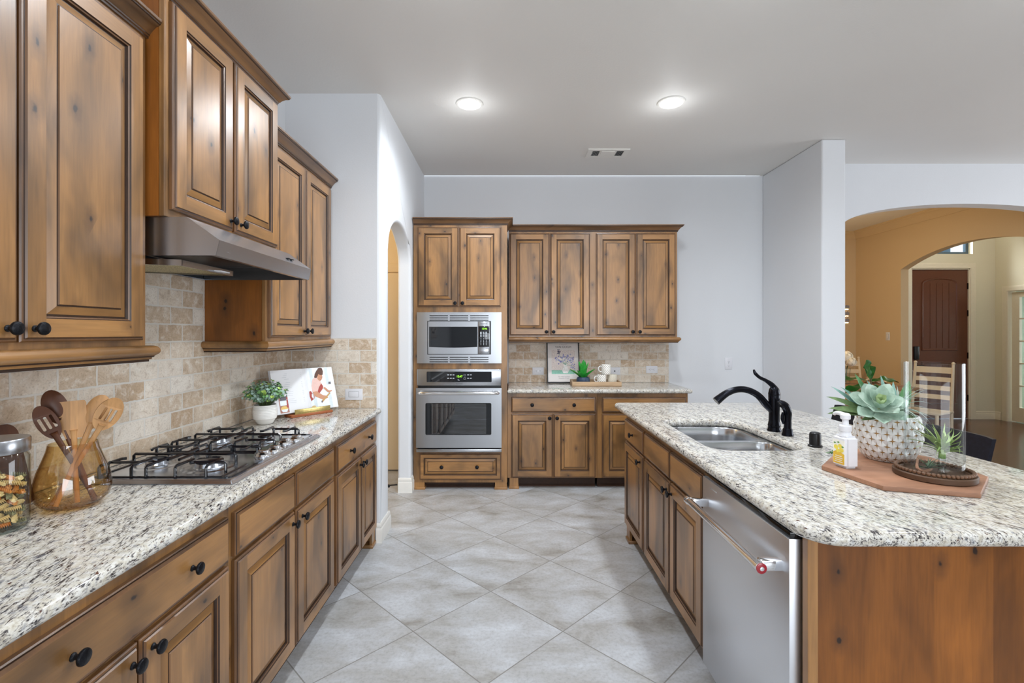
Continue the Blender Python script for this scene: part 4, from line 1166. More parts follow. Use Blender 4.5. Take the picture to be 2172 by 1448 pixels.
# utensil vase
VX, VY = -1.283, 1.425
V = thing('utensil_vase', 'amber tinted glass vase holding wooden utensils on the left worktop', 'vase', (VX, VY, ZC))
pr = [(0, .0), (.055, .0), (.080, .007), (.098, .026), (.1045, .052), (.102, .078), (.093, .110), (.080, .142), (.070, .168), (.066, .186)]
pin = [(.0635, .186), (.067, .168), (.077, .142), (.090, .110), (.099, .078), (.1015, .052), (.095, .028), (.078, .011), (.05, .006), (0, .006)]
vb = NT('vase_ripple')
pr = [(a * .86, b_) for a, b_ in pr]; pin = [(a * .86, b_) for a, b_ in pin]
mb = MB().lathe(pr + pin, 48)
mb.build('glass_body', AMBER, V, angle=60)
def utensil(label, name, tip, foot, mat, kind, w, roll=0.0):
    """utensil standing in the vase; foot is the handle end inside, tip the head's far end (world offsets from the vase base)"""
    tip, foot = Vector(tip), Vector(foot)
    L = (tip - foot).length; z = (tip - foot).normalized()
    x = Vector((0.80, 0.60, 0)); x = (x - z * x.dot(z)).normalized(); y = z.cross(x)
    q = Matrix((x, y, z)).transposed()
    q = q @ Matrix.Rotation(roll, 3, 'Z')
    o = None
    mb = MB(); hl = L - .105
    if kind in ('spoon', 'slotted'):
        # bowl as a dished ellipse
        n, rings = 28, 7
        c = L - .052
        holes = kind == 'slotted'
        def P(r, a, side):
            u = r * cos(a) * w / 2; v = r * sin(a) * .052
            return (u, (r * r - 1) * .010 + side * .003 + .002, c + v)
        if not holes:
            vs = [P(i / rings, 2 * pi * k / n, sd) for sd in (0, -1) for i in range(rings + 1) for k in range(n)]
            fs = []; off = (rings + 1) * n
            for sd in (0, 1):
                for i in range(rings):
                    for k in range(n):
                        k2 = (k + 1) % n; a = sd * off
                        fs.append((a + i * n + k, a + i * n + k2, a + (i + 1) * n + k2, a + (i + 1) * n + k))
            for k in range(n): fs.append((rings * n + k, rings * n + (k + 1) % n, off + rings * n + (k + 1) % n, off + rings * n + k))
            mb.add(vs, fs)
        else:
            out = [(w / 2 * cos(2 * pi * k / n), c + .052 * sin(2 * pi * k / n)) for k in range(n)]
            sl = [rrect(xx - .0035, xx + .0035, c - .022, c + .018, .0034, 4) for xx in (-.013, 0, .013)]
            mb.prism(out, sl, -.003, .003, lambda u, v, ww: (u, ww + (u * u) * 6 , v))
    elif kind == 'spatula':
        out = [(-w * .30, L - .11), (w * .30, L - .11), (w * .5, L - .075), (w * .5, L - .008), (w * .44, L), (-w * .44, L), (-w * .5, L - .008), (-w * .5, L - .075)]
        mb.prism(out, [], -.003, .003, lambda u, v, ww: (u, ww, v))
    mb.tube([(0, -.001, 0), (0, -.001, hl * .5), (0, -.001, hl), (0, -.002, hl + .02)], [.0065, .0062, .0072, .010], 10, flat=((0, 1, 0), .75), smooth=3)
    mb.xf(q.to_4x4())
    o = mb.build(name, mat, None, Vector((VX, VY, ZC)) + foot)
    return tag(o, label, 'utensil', group='wooden utensils in the amber vase')
utensil('dark walnut spoon standing at the back left of the amber vase', 'wooden_spoon', (-.062, -.012, .340), (.045, .020, .009), WALNUT, 'spoon', .058)
utensil('dark walnut slotted spoon leaning front left out of the amber vase', 'slotted_spoon', (-.048, -.060, .300), (.030, .040, .009), WALNUT, 'slotted', .050, .25)
utensil('flat bamboo spatula standing in the middle of the amber vase', 'spatula', (-.014, .012, .306), (.012, .0, .009), BAMBOO, 'spatula', .062)
utensil('pale bamboo spoon standing behind the slotted bamboo spoon', 'wooden_spoon', (.040, .060, .318), (-.020, -.035, .009), BAMBOO, 'spoon', .060)
utensil('pale bamboo slotted spoon leaning right out of the amber vase', 'slotted_spoon', (.100, .040, .310), (-.045, -.020, .009), BAMBOO, 'slotted', .064, .1)

# pasta jar
JX, JY = -1.318, 1.245
J = thing('pasta_jar', 'glass storage jar with steel lid full of coloured pasta at the left edge', 'jar', (JX, JY, ZC))
MB().lathe([(0, 0), (.056, 0), (.061, .004), (.063, .012), (.063, .185), (.058, .197), (.056, .2), (.0535, .2), (.0555, .194), (.0605, .184), (.0605, .014), (.058, .008), (.0, .007)], 48).build('glass_body', GLASS, J, angle=60)
MB().lathe([(.060, .199), (.0635, .200), (.0640, .204), (.0640, .232), (.062, .2355), (.04, .2365), (0, .2365)], 48).build('lid', STEEL, J)
PASTA = [plain('pasta_cream', srgb(232, 202, 138), .5, var=.12), plain('pasta_orange', srgb(214, 138, 62), .5, var=.15), plain('pasta_green', srgb(138, 132, 92), .5, var=.15)]
def fusilli():
    mb = MB(); L, r, turns, n = .034, .0062, 2.6, 26
    for bl in range(3):
        vs = []
        for i in range(n + 1):
            t = i / n; a = bl * 2 * pi / 3 + t * turns * 2 * pi
            x = (t - .5) * L
            ca, sa = cos(a), sin(a)
            for rr, th in ((0, .0012), (r * .6, .0012), (r, .0009), (r, -.0009), (r * .6, -.0012), (0, -.0012)):
                vs.append((x, rr * ca - th * sa, rr * sa + th * ca))
        fs = []
        for i in range(n):
            for k in range(6):
                k2 = (k + 1) % 6; fs.append((i * 6 + k, i * 6 + k2, i * 6 + 6 + k2, i * 6 + 6 + k))
        fs += [tuple(range(6)), tuple(n * 6 + k for k in range(6))]
        mb.add(vs, fs)
    return mb
FM = [fusilli().mesh('fusilli', m, 60) for m in PASTA]
placed = []
tries = 0
while len(placed) < 120 and tries < 60000:
    tries += 1
    z = .0165 + .130 * (tries / 60000) ** .8 + R.uniform(-.004, .004)
    a = R.uniform(0, 2 * pi); d = R.uniform(-.5, .5)
    dv = Vector((cos(a), sin(a), d)).normalized()
    rr = .042 * sqrt(R.random()); b_ = R.uniform(0, 2 * pi)
    c_ = Vector((rr * cos(b_), rr * sin(b_), z))
    e0, e1 = c_ - dv * .015, c_ + dv * .015
    if max(e0.xy.length, e1.xy.length) > .0535 or min(e0.z, e1.z) < .0145: continue
    ok = True
    for q0, q1, _, _ in placed:
        for s_ in (0, .33, .67, 1):
            p_ = e0.lerp(e1, s_)
            ln = q1 - q0; tt = max(0, min(1, (p_ - q0).dot(ln) / ln.length_squared))
            if (p_ - (q0 + ln * tt)).length < .0112: ok = False; break
        if not ok: break
    if ok: placed.append((e0, e1, c_, dv))
names_ = ('cream', 'orange', 'green')
for k, (e0, e1, c_, dv) in enumerate(placed):
    ci = (0, 1, 2, 0, 2)[k % 5]
    o = link('fusilli', FM[ci], None, Vector((JX, JY, ZC)) + c_)
    o.rotation_euler = dv.to_track_quat('X', 'Z').to_euler()
    tag(o, ('cream coloured fusilli in the glass jar', 'orange fusilli in the glass jar', 'greyish green fusilli in the glass jar')[ci], 'pasta', ('cream fusilli in the jar', 'orange fusilli in the jar', 'green fusilli in the jar')[ci])

# walnut board leaning on the tiles behind the jar
outl = rrect(0, .30, 0, .245, [.012, .035, .035, .012], 6)
mb = MB().prism(outl, [], 0, .018, lambda u, v, w: (-w, u, v))
o = mb.build('cutting_board', WALNUT, None, (-1.433, 1.165, ZC), (0, radians(-14), 0))
tag(o, 'dark walnut cutting board leaning on the tiles behind the pasta jar', 'cutting board')
o.modifiers.new('round', 'BEVEL').width = .003

# potted eucalyptus
PP = thing('potted_plant', 'small bushy eucalyptus in a white ribbed pot beside the cookbook', 'plant', (-1.363, 2.705, ZC))
prof = [(0, 0), (.033, 0), (.042, .006), (.055, .030)]
for k in range(9):
    z = .032 + k * .0082; r = .0605 + .0035 * sin(pi * min(1, k / 8))
    prof += [(r - .0012, z), (r, z + .003), (r - .0002, z + .006)]
prof += [(.0585, .108), (.0565, .108), (.0560, .095), (0, .095)]
MB().lathe(prof, 40).build('pot', WHITEC, PP)
MB().lathe([(.0555, .094), (.03, .097), (0, .098)], 24, cap0=False).build('soil', plain('soil', srgb(40, 30, 22), .9, var=.3), PP)
EUC = [plain('eucalyptus_green', srgb(104, 150, 92), .45, var=.35, scale=60), plain('eucalyptus_blue', srgb(152, 180, 166), .5, var=.2, scale=60), plain('eucalyptus_lime', srgb(168, 200, 98), .45, var=.2, scale=60), plain('stem_green', srgb(84, 100, 60), .6)]
mb = MB(); ms = MB()
for k in range(120):
    gz = 1 - 1.28 * (k + .5) / 120; ga = k * 2.39996
    q_ = sqrt(max(0, 1 - gz * gz))
    tipv = Vector((q_ * cos(ga) * .108, q_ * sin(ga) * .108, .165 + gz * .068)) * 1.0
    tipv.x *= R.uniform(.82, 1.08); tipv.y *= R.uniform(.82, 1.08); tipv.z += R.uniform(-.008, .010)
    p0 = Vector((q_ * cos(ga) * .020, q_ * sin(ga) * .020, .096))
    pts = [p0.lerp(tipv, i / 5) + Vector((0, 0, .012 * sin(pi * i / 5))) for i in range(6)]
    ms.tube(pts, [.0010] * 6, 5, 3)
    dd = (pts[5] - pts[4]).normalized()
    tone = (0, 1, 1, 0, 1, 2)[k % 6]
    for i in range(2, 6):
        for s_ in range(3):
            aa = s_ * 2.1 + i * 1.1 + k
            q = Vector((cos(aa), sin(aa), .5)).normalized()
            ld = (q - dd * q.dot(dd) + dd * .35).normalized()
            sz = R.uniform(.012, .0185) * (1.12 - i * .05)
            mb.leaf(pts[i], ld, dd + Vector((R.uniform(-.4, .4), R.uniform(-.4, .4), .3)), sz, sz * .95, R.uniform(-.4, .5), .25, 0, 4, tone if R.random() > .25 else R.choice((0, 1)), 'round')
mb.build('foliage', EUC[:3], PP, angle=80, recalc=False)
ms.build('stems', EUC, PP)

# cookbook on its stand, turned 55 degrees from the back wall
BA = radians(54)
BX = Vector((cos(BA), sin(BA), 0)); 
ST = thing('cookbook_stand', 'small wooden cookbook stand with a brass rail on the left worktop', 'book stand', (-1.228, 3.005, ZC), BA)
mb = MB().rbox(-.140, .140, -.020, .060, .0, .016, .002)
mb.build('base', wood('cherry_stand', 'X', srgb(110, 54, 24), srgb(160, 88, 44), srgb(186, 112, 62), .4, False, 0, .2, .3), ST)
tilt = radians(17)
MB().prism([(-.10, 0), (.10, 0), (.10, .18), (-.10, .18)], [], 0, .006, lambda u, v, w: (u, .030 + v * sin(tilt) + w, .016 + v * cos(tilt))).build('back_rest', bpy.data.materials['cherry_stand'], ST)
BRASS = plain('brushed_brass', srgb(190, 170, 110), .25, .9, var=.15, scale=80)
MB().rbox(-.115, .125, -.016, -.011, .016, .046, .0015).rbox(-.115, .125, -.016, .012, .0155, .0185, .001, 1).build('brass_rail', BRASS, ST)
# open book resting on the stand
BK = thing('cookbook', 'open cookbook showing a person rolling out dough', 'book', Vector((-1.228, 3.005, ZC + .0255)) - BX * .005, BA)
PAPER = plain('white_paper', srgb(226, 226, 228), .45, var=.01)
bw, bh = .208, .268
rotp = Matrix.Translation((0, .012, 0)) @ Matrix.Rotation(-tilt, 4, 'X')
def page(name, sx):
    mb = MB(); n = 12; vs = []
    for i in range(n + 1):
        t = i / n; u = sx * t * bw
        h_ = -.010 * (1 - (1 - min(1, t / .18)) ** 2) * 1.0 + .010 * t
        vs += [(u, h_, 0), (u, h_, bh), (u, .012 + .002 * t, bh), (u, .012 + .002 * t, 0)]
    fs = []
    for i in range(n):
        for k in range(4):
            k2 = (k + 1) % 4; fs.append((i * 4 + k, i * 4 + k2, i * 4 + 4 + k2, i * 4 + 4 + k))
    fs += [(0, 1, 2, 3), tuple(n * 4 + k for k in range(4))]
    mb.add(vs, fs); mb.xf(rotp)
    return mb.build(name, PAPER, BK)
pl_, pr_ = page('page_block', -1), page('page_block', 1)
MB().box(-bw - .004, bw + .004, .0135, .0165, -.001, bh + .003).xf(rotp).build('cover', plain('cover_grey', srgb(200, 200, 205), .5), BK)
def surf(u):
    t = abs(u) / bw
    return -.010 * (1 - (1 - min(1, t / .18)) ** 2) + .010 * t
def inkpoly(parent, name, polys, lift=.0004, flatpanel=None):
    """polys: list of (points (u,v) in 0..1 of the page, material); printed on the page surface"""
    mats = []; mb = MB()
    for j, (pts, m) in enumerate(polys):
        if m not in mats: mats.append(m)
        L3 = [Vector((p[0], p[1], 0)) for p in pts]
        # subdivide wide polygons in columns is not needed: page is nearly flat past the gutter
        tr = tessellate_polygon([L3])
        mb.add([(p.x, surf(p.x) - lift - j * .00006, p.y) for p in L3], [tuple(t) for t in tr], mats.index(m))
    mb.xf(rotp)
    return mb.build(name, mats, parent, recalc=False)
def ink(n, c): return plain('ink_' + n, c, .5, var=.05, scale=50)
I = dict(bg=ink('pale_room', srgb(206, 216, 220)), wall=ink('white_wall', srgb(228, 234, 238)), hair=ink('brown_hair', srgb(92, 62, 50)), skin=ink('skin', srgb(196, 142, 112)), shirt=ink('pink_shirt', srgb(222, 186, 176)), apron=ink('red_apron', srgb(166, 70, 62)), top=ink('marble', srgb(226, 230, 232)), dough=ink('dough', srgb(214, 186, 130)), wood=ink('pin', srgb(190, 150, 96)), grey=ink('grey_text', srgb(190, 192, 198)), dark=ink('dark', srgb(96, 92, 100)), bowl=ink('bowl', srgb(226, 190, 110)), warm=ink('warm', srgb(170, 120, 104)))
pw = lambda pts: [(.014 + x * (bw - .030), .004 + y * (bh - .006)) for x, y in pts]
circ = lambda cx, cy, rx, ry, n=16: [(cx + rx * cos(2 * pi * k / n), cy + ry * sin(2 * pi * k / n)) for k in range(n)]
cols = [[(x / 8, 0), ((x + 1) / 8, 0), ((x + 1) / 8, 1), (x / 8, 1)] for x in range(8)]
polys = [(pw(c_), I['bg' if k in (1, 6) else 'wall']) for k, c_ in enumerate(cols)]
def Q(pts):
    out = []
    for a_, b_ in pts:
        y_ = (1050 - b_) / 810; xl = 1020 - 130 * y_
        out.append((max(0, min(1, (a_ - xl) / 655)), max(0, min(1, y_))))
    return pw(out)
ell = lambda cx, cy, rx, ry, n=18: [(cx + rx * cos(2 * pi * k / n), cy + ry * sin(2 * pi * k / n)) for k in range(n)]
polys += [(Q([(990, 880), (1270, 690), (1590, 740), (1640, 1050), (1020, 1050)]), I['top']), (Q([(1430, 600), (1560, 590), (1590, 740), (1440, 700)]), I['wall']),
          (Q([(975, 700), (1010, 690), (1100, 810), (1090, 850), (1020, 890), (985, 800)]), I['apron']),
          (Q([(1110, 430), (1130, 360), (1190, 280), (1210, 400), (1170, 450)]), I['hair']),
          (Q([(1030, 600), (1060, 470), (1110, 435), (1190, 445), (1270, 520), (1330, 600), (1350, 660), (1250, 740), (1170, 745), (1045, 715)]), I['shirt']),
          (Q([(1180, 740), (1220, 640), (1290, 560), (1340, 620), (1330, 660), (1240, 750)]), I['apron']),
          (Q([(1185, 450), (1230, 420), (1290, 480), (1270, 520)]), I['skin']),
          (Q(ell(1262, 425, 72, 78)), I['skin']),
          (Q([(1180, 400), (1185, 300), (1225, 245), (1280, 226), (1330, 250), (1356, 320), (1345, 388), (1280, 392), (1225, 365), (1205, 410)]), I['hair']),
          (Q([(1285, 436), (1318, 428), (1318, 436), (1287, 444)]), I['dark']), (Q([(1262, 482), (1292, 478), (1290, 486), (1266, 490)]), I['apron']),
          (Q([(1050, 720), (1150, 705), (1330, 800), (1440, 822), (1460, 862), (1320, 890), (1100, 800)]), I['skin']),
          (Q([(1340, 655), (1380, 635), (1490, 715), (1575, 716), (1575, 730), (1500, 760), (1450, 745)]), I['skin']),
          (Q([(1270, 915), (1505, 755), (1530, 775), (1300, 945)]), I['wood']), (Q(ell(1290, 925, 18, 22)), I['dark']),
          (Q(ell(1075, 1010, 55, 28)), I['dough']), (Q([(1490, 540), (1550, 535), (1560, 585), (1490, 585)]), I['dark'])]
inkpoly(pr_, 'printed_photo', polys)
lp = lambda pts: [(-.012 - x * (bw - .024), y * bh) for x, y in pts]
lines = []
for k in range(17):
    y = .90 - k * .042
    x1 = .62 + .12 * ((k * 7) % 5) / 5
    if k in (4, 9, 13): continue
    lines.append((lp([(.04, y), (x1, y), (x1, y + .007), (.04, y + .007)]), I['grey']))
inkpoly(pl_, 'printed_lines', lines)
ph = lambda pts: lp([(.93 - x * .30, .02 + y * .37) for x, y in pts])
inkpoly(pl_, 'printed_photo', [(ph([(0, 0), (1, 0), (1, 1), (0, 1)]), I['warm']), (ph([(.1, .45), (.8, .45), (.85, .75), (.1, .75)]), I['wall']), (ph([(.15, .75), (.85, .75), (.9, 1), (.15, 1)]), I['dark']), (ph(circ(.5, .26, .40, .16)), I['bowl']), (ph([(.78, .3), (.98, .3), (.98, .95), (.85, .95)]), I['apron']), (ph([(.12, .22), (.88, .22), (.74, .06), (.26, .06)]), I['wall'])])

# ------------------------------------------------------------------ switches and sockets
def plate(name, label, loc, rz, horizontal, kind, group=None):
    t = thing(name, label, 'outlet' if 'outlet' in name else 'light switch', loc, rz, group)
    w_, h_ = (.118, .076) if horizontal else (.074, .120)
    MB().rbox(-w_ / 2, w_ / 2, -.006, 0, -h_ / 2, h_ / 2, .0022).build('wall_plate', WHITEP, t)
    rot = Matrix.Rotation(pi / 2, 4, 'Y') if horizontal else Matrix.Identity(4)
    if kind == 'rocker':
        MB().rbox(-.017, .017, -.0085, -.005, -.033, .033, .0012).xf(rot).build('rocker', WHITEP, t)
        MB().prism(rrect(-.0185, .0185, -.0345, .0345, .001, 2), [rrect(-.0172, .0172, -.0332, .0332, .001, 2)], -.0064, -.0058, lambda u, v, w: (u, w, v)).xf(rot).build('rocker_frame', LEGENDG, t)
    elif kind == 'duplex':
        for z in (.020, -.020):
            o_ = MB().prism([(.015 * cos(a_), z + .0135 * sin(a_)) for a_ in [2 * pi * k / 20 for k in range(20)]], [], -.0078, -.0055, lambda u, v, w: (u, w, v)).xf(rot).build('socket', WHITEP, t)
            for xx in (-.006, .006): MB().box(xx - .001, xx + .001, -.0082, -.0076, z - .001, z + .007).xf(rot).build('slot', BLACKP, o_)
            MB().lathe([(.0024, 0), (.0024, .0006), (0, .0006)], 10, 0, (0, -.0076, z - .007), '-y').xf(rot).build('slot', BLACKP, o_)
        MB().lathe([(.003, 0), (.0025, .001), (0, .001)], 10, 0, (0, -.006, 0), '-y').build('screw', STEEL, t)
    elif kind == 'jack':
        MB().lathe([(.0075, 0), (.007, .004), (.003, .004), (.003, .001), (0, .001)], 16, 0, (0, -.006, 0), '-y').build('jack', BLACKP, t)
        for z in (-.04, .04): MB().lathe([(.003, 0), (.0025, .001), (0, .001)], 10, 0, (0, -.006, z), '-y').xf(rot).build('screw', STEEL, t)
    return t
SZ = YS - .0112; BZ = YB - .0112
plate('light_switch', 'white horizontal rocker switch on the short tiled return wall', (-1.048, SZ, 1.008), 0, True, 'rocker')
plate('wall_outlet', 'white horizontal duplex outlet left of the framed print', (.304, BZ, 1.030), 0, True, 'duplex', 'outlets in the back tiles')
plate('wall_outlet', 'white horizontal cable jack plate behind the stacked mugs', (1.095, BZ, 1.030), 0, True, 'jack', 'outlets in the back tiles')
plate('wall_outlet', 'white horizontal duplex outlet at the right end of the back tiles', (1.478, BZ, 1.045), 0, True, 'duplex', 'outlets in the back tiles')
plate('wall_outlet', 'white vertical duplex outlet on the plain back wall behind the island', (2.278, YB - .0002, 1.106), 0, False, 'duplex')
plate('light_switch', 'white rocker switch on the cream wall beside the foyer arch', (XW - .0002, 7.14, 1.375), -pi / 2, False, 'rocker')

# ------------------------------------------------------------------ back worktop: print, tray, succulent, mugs
FRM = thing('framed_print', 'black framed floral poster leaning on the back tiles', 'picture', (.556, 4.892, ZC + .0042))
fw_, fh_ = .166, .418; ft = radians(11)
lean = Matrix.Rotation(-ft, 4, 'X')
mb = MB().prism([(-fw_, 0), (fw_, 0), (fw_, fh_), (-fw_, fh_)], [[(-fw_ + .010, .010), (fw_ - .010, .010), (fw_ - .010, fh_ - .010), (-fw_ + .010, fh_ - .010)]], 0, .020, lambda u, v, w: (u, w, v)).xf(lean)
mb.build('frame', BLACKP, FRM)
POSTER = plain('poster_paper', srgb(226, 220, 216), .5, var=.01)
o = MB().box(-fw_ + .009, fw_ - .009, .008, .018, .009, fh_ - .009).xf(lean).build('poster', POSTER, FRM)
PY = .0078
ip = lambda n, c: plain('print_' + n, c, .6, var=.2, scale=120)
pc = [ip('iris', srgb(150, 152, 196)), ip('violet', srgb(118, 116, 168)), ip('stem', srgb(132, 168, 150)), ip('jug', srgb(236, 234, 230)), ip('table', srgb(142, 196, 176)), ip('dark_bloom', srgb(84, 80, 104)), ip('ground', srgb(224, 212, 206))]
mb = MB(); lay = [0]
def pp(pts, m):
    lay[0] += 1
    y = PY - lay[0] * .000004
    tr = tessellate_polygon([[Vector((a, b, 0)) for a, b in pts]])
    mb.add([(a, y, b) for a, b in pts], [tuple(t) for t in tr], m)
pp([(-.118, .092), (.122, .092), (.122, .335), (-.118, .335)], 6)
pp([(-.118, .090), (.122, .090), (.122, .130), (-.118, .130)], 4)
pp([(-.002, .098), (.046, .098), (.058, .130), (.040, .165), (.036, .19), (.008, .19), (.004, .165), (-.014, .130)], 3)
RR = random.Random(5)
for sx, sz in ((-.045, .30), (-.07, .24), (.06, .26), (.09, .23), (.10, .17), (.02, .27), (-.02, .23)):
    a0 = Vector((.022, .185)); b0 = Vector((sx, sz)); nn = (b0 - a0).orthogonal().normalized() * .002
    pp([tuple(a0 - nn), tuple(b0 - nn), tuple(b0 + nn), tuple(a0 + nn)], 2)
    for k in range(12):
        cx, cz = sx + RR.gauss(0, .018), sz + RR.gauss(0, .018)
        cx = min(.115, max(-.112, cx)); m_ = RR.choice((0, 0, 1)) if (sx, sz) != (-.045, .30) else 5
        if m_ == 5: cx, cz = sx + RR.gauss(0, .008), sz + .02 + RR.gauss(0, .008)
        r_ = RR.uniform(.006, .011); a_ = RR.uniform(0, 6)
        pp([(cx + r_ * (1 if j % 2 else .5) * cos(a_ + j * pi / 5), cz + r_ * (1 if j % 2 else .5) * sin(a_ + j * pi / 5)) for j in range(10)], m_)
mb.xf(lean).build('flower_print', pc, o, recalc=False)
INK = plain('print_ink', srgb(60, 56, 58), .6)
INKL = plain('print_ink_light', srgb(150, 146, 146), .6)
text('title_lettering', 'VAN GOGH', .031, INK, o, lean @ at(.004, PY - .0003, .368), depth=.0002)
text('title_lettering', 'VINCENT', .015, INKL, o, lean @ at(.004, PY - .0003, .394), depth=.0002, spacing=1.4)
text('lettering', 'The Metropolitan\nMuseum of Art', .017, INKL, o, lean @ at(.006, PY - .0003, .054), depth=.0002)

TR = thing('serving_tray', 'pale rectangular wooden tray on the back worktop', 'tray', (.840, 4.705, ZC), radians(-3))
tw, td, th = .232, .135, .046
MB().box(-tw, tw, -td, td, 0, .008).build('base', PALEW, TR)
for y0 in (-td, td - .012): MB().rbox(-tw, tw, y0, y0 + .012, .0, th, .0015, 1).build('side_rail', PALEW, TR)
for x0 in (-tw, tw - .012):
    MB().prism([(-td + .012, .0), (td - .012, 0), (td - .012, th), (-td + .012, th)], [rrect(-.035, .035, .020, .034, .0069, 5)], x0, x0 + .012, lambda u, v, w: (w, u, v)).build('handle_rail', PALEW, TR)
SU = thing('potted_succulent', 'bright green agave succulent in a round navy pot on the tray', 'plant', (.722, 4.69, ZC + .0085))
MB().lathe([(0, 0), (.045, 0), (.058, .008), (.0655, .030), (.0645, .055), (.056, .072), (.051, .074), (.049, .066), (0, .064)], 36).build('pot', plain('navy_glaze', srgb(52, 68, 92), .4, var=.1), SU)
AG = NT('agave_green'); g_ = AG.n('ShaderNodeTexCoord'); 
AG.pbr(AG.ramp(AG.noise(AG.coords('Object'), 30, 2), [(.3, srgb(26, 128, 40)), (.7, srgb(60, 176, 66))]), .35); AG = AG.mat
mb = MB()
for k in range(5):
    a = k * 2 * pi / 5 + .35
    mb.leaf((.012 * cos(a), .012 * sin(a), .062), (cos(a) * .95, sin(a) * .95, .75), (-cos(a), -sin(a), 1), .150, .050, .10, .45, .006, 9, 0, 'lance')
for k in range(5):
    a = k * 2 * pi / 5 + 1.0
    mb.leaf((.008 * cos(a), .008 * sin(a), .064), (cos(a) * .35, sin(a) * .35, 1), (-cos(a), -sin(a), .3), .165, .060, -.12, .45, .006, 9, 0, 'lance')
mb.leaf((0, -.004, .064), (.02, -.10, 1), (0, 1, .2), .180, .070, -.08, .4, .006, 9, 0, 'lance')
mb.build('leaves', AG, SU, angle=60)
# mugs
MUGP = NT('mug_lattice'); tc_ = MUGP.n('ShaderNodeTexCoord'); sp_ = MUGP.n('ShaderNodeSeparateXYZ'); MUGP.l(tc_.outputs['Object'], sp_.inputs[0])
ang = MUGP.math('MULTIPLY', MUGP.math('ARCTAN2', sp_.outputs['Y'], sp_.outputs['X']), 14 / (2 * pi))
zz = MUGP.math('MULTIPLY', sp_.outputs['Z'], 44)
def tri(x): return MUGP.math('ABSOLUTE', MUGP.math('SUBTRACT', MUGP.math('FRACT', x), .5))
u1 = tri(MUGP.math('ADD', ang, zz)); u2 = tri(MUGP.math('SUBTRACT', ang, zz))
ln_ = MUGP.math('LESS_THAN', MUGP.math('MINIMUM', MUGP.math('SUBTRACT', .5, u1), MUGP.math('SUBTRACT', .5, u2)), .15)
dots = MUGP.math('LESS_THAN', MUGP.math('ADD', MUGP.math('MULTIPLY', u1, u1), MUGP.math('MULTIPLY', u2, u2)), .045)
c_ = MUGP.mix(MUGP.math('MULTIPLY', dots, MUGP.math('SUBTRACT', 1, ln_)), srgb(238, 234, 226), srgb(104, 98, 92))
MUGP.pbr(c_, .25); MUGP = MUGP.mat
KNIT = NT('mug_knit'); tc_ = KNIT.n('ShaderNodeTexCoord'); sp_ = KNIT.n('ShaderNodeSeparateXYZ'); KNIT.l(tc_.outputs['Object'], sp_.inputs[0])
an_ = KNIT.math('MULTIPLY', KNIT.math('ARCTAN2', sp_.outputs['Y'], sp_.outputs['X']), 18 / (2 * pi))
f_ = KNIT.math('ABSOLUTE', KNIT.math('SUBTRACT', KNIT.math('FRACT', an_), .5))
z_ = KNIT.math('FRACT', KNIT.math('ADD', KNIT.math('MULTIPLY', sp_.outputs['Z'], 110), KNIT.math('MULTIPLY', f_, 1.5)))
KNIT.pbr(KNIT.mix(KNIT.ramp(z_, [(.1, (1, 1, 1)), (.35, (0, 0, 0))]), srgb(234, 228, 212), srgb(176, 164, 140)), .35, normal=KNIT.bump(z_, .5, .003)); KNIT = KNIT.mat
def mug(label, loc, mat, rz, handle=True):
    t = thing('mug', label, 'mug', loc, rz, 'mugs on the wooden tray')
    MB().lathe([(0, 0), (.040, 0), (.044, .004), (.0450, .012), (.0455, .094), (.0445, .096), (.0428, .094), (.042, .012), (.038, .006), (0, .006)], 40).build('cup', mat, t)
    if handle:
        MB().tube([(-.043, 0, .078), (-.062, 0, .079), (-.074, 0, .066), (-.074, 0, .042), (-.060, 0, .028), (-.042, 0, .026)], .0055, 10, smooth=5).build('handle', WHITEC, t)
    return t
mug('lattice patterned mug at the lower left of the mug stack', (.902, 4.70, ZC + .0085), MUGP, .25)
mug('cream knit textured mug at the lower right of the mug stack', (1.010, 4.72, ZC + .0085), KNIT, -pi / 2)
mug('lattice patterned mug balanced on top of the two lower mugs', (.948, 4.708, ZC + .1050), MUGP, .1)
# ------------------------------------------------------------------ things on the island
ctr = [(1.161, 1.794), (1.205, 1.556), (1.448, 1.483), (1.642, 1.655), (1.672, 1.91), (1.60, 2.045), (1.42, 2.06), (1.285, 1.925)]
o = tag(link('serving_board', slab_mesh('serving_board', [ctr], ZC, ZC + .017, .003, ACACIA)), 'faceted light brown wooden board under the plants on the island', 'serving board')
ZB = ZC + .0172
# soap bottle
SB = thing('soap_bottle', 'white foaming soap bottle with yellow lemon label on the wooden board', 'soap bottle', (1.236, 1.775, ZB), radians(-82))
b = bmesh.new(); bmesh.ops.create_cube(b, size=1)
for v in b.verts: v.co = Vector((v.co.x * .066, v.co.y * .054, .058 + v.co.z * .116))
bmesh.ops.bevel(b, geom=b.edges[:], offset=.009, segments=3, affect='EDGES')
mb = MB(); mb.bm(b); mb.lathe([(.021, .112), (.0195, .120), (.017, .126), (.017, .134)], 24, cap0=False)
mb.build('bottle', WHITEP, SB)
MB().lathe([(.0195, .131), (.0205, .133), (.0205, .150), (.0185, .153), (.011, .155), (.010, .172), (.016, .176), (.0165, .190), (.012, .196), (0, .197)], 28).tube([(.0, 0, .188), (-.024, 0, .192), (-.044, 0, .190), (-.052, 0, .184)], [.009, .008, .0065, .0055], 12, smooth=4).build('pump', WHITEP, SB)
YEL = plain('label_yellow', srgb(232, 190, 62), .45, var=.1, scale=60); LMN = plain('lemon_yellow', srgb(246, 222, 90), .45, var=.15); LGR = plain('label_leaf', srgb(96, 150, 70), .5); LWH = plain('label_white', srgb(244, 242, 232), .45)
o = MB().box(-.026, .026, -.0276, -.0269, .012, .100).build('label', LWH, SB)
mb = MB(); k_ = [0]
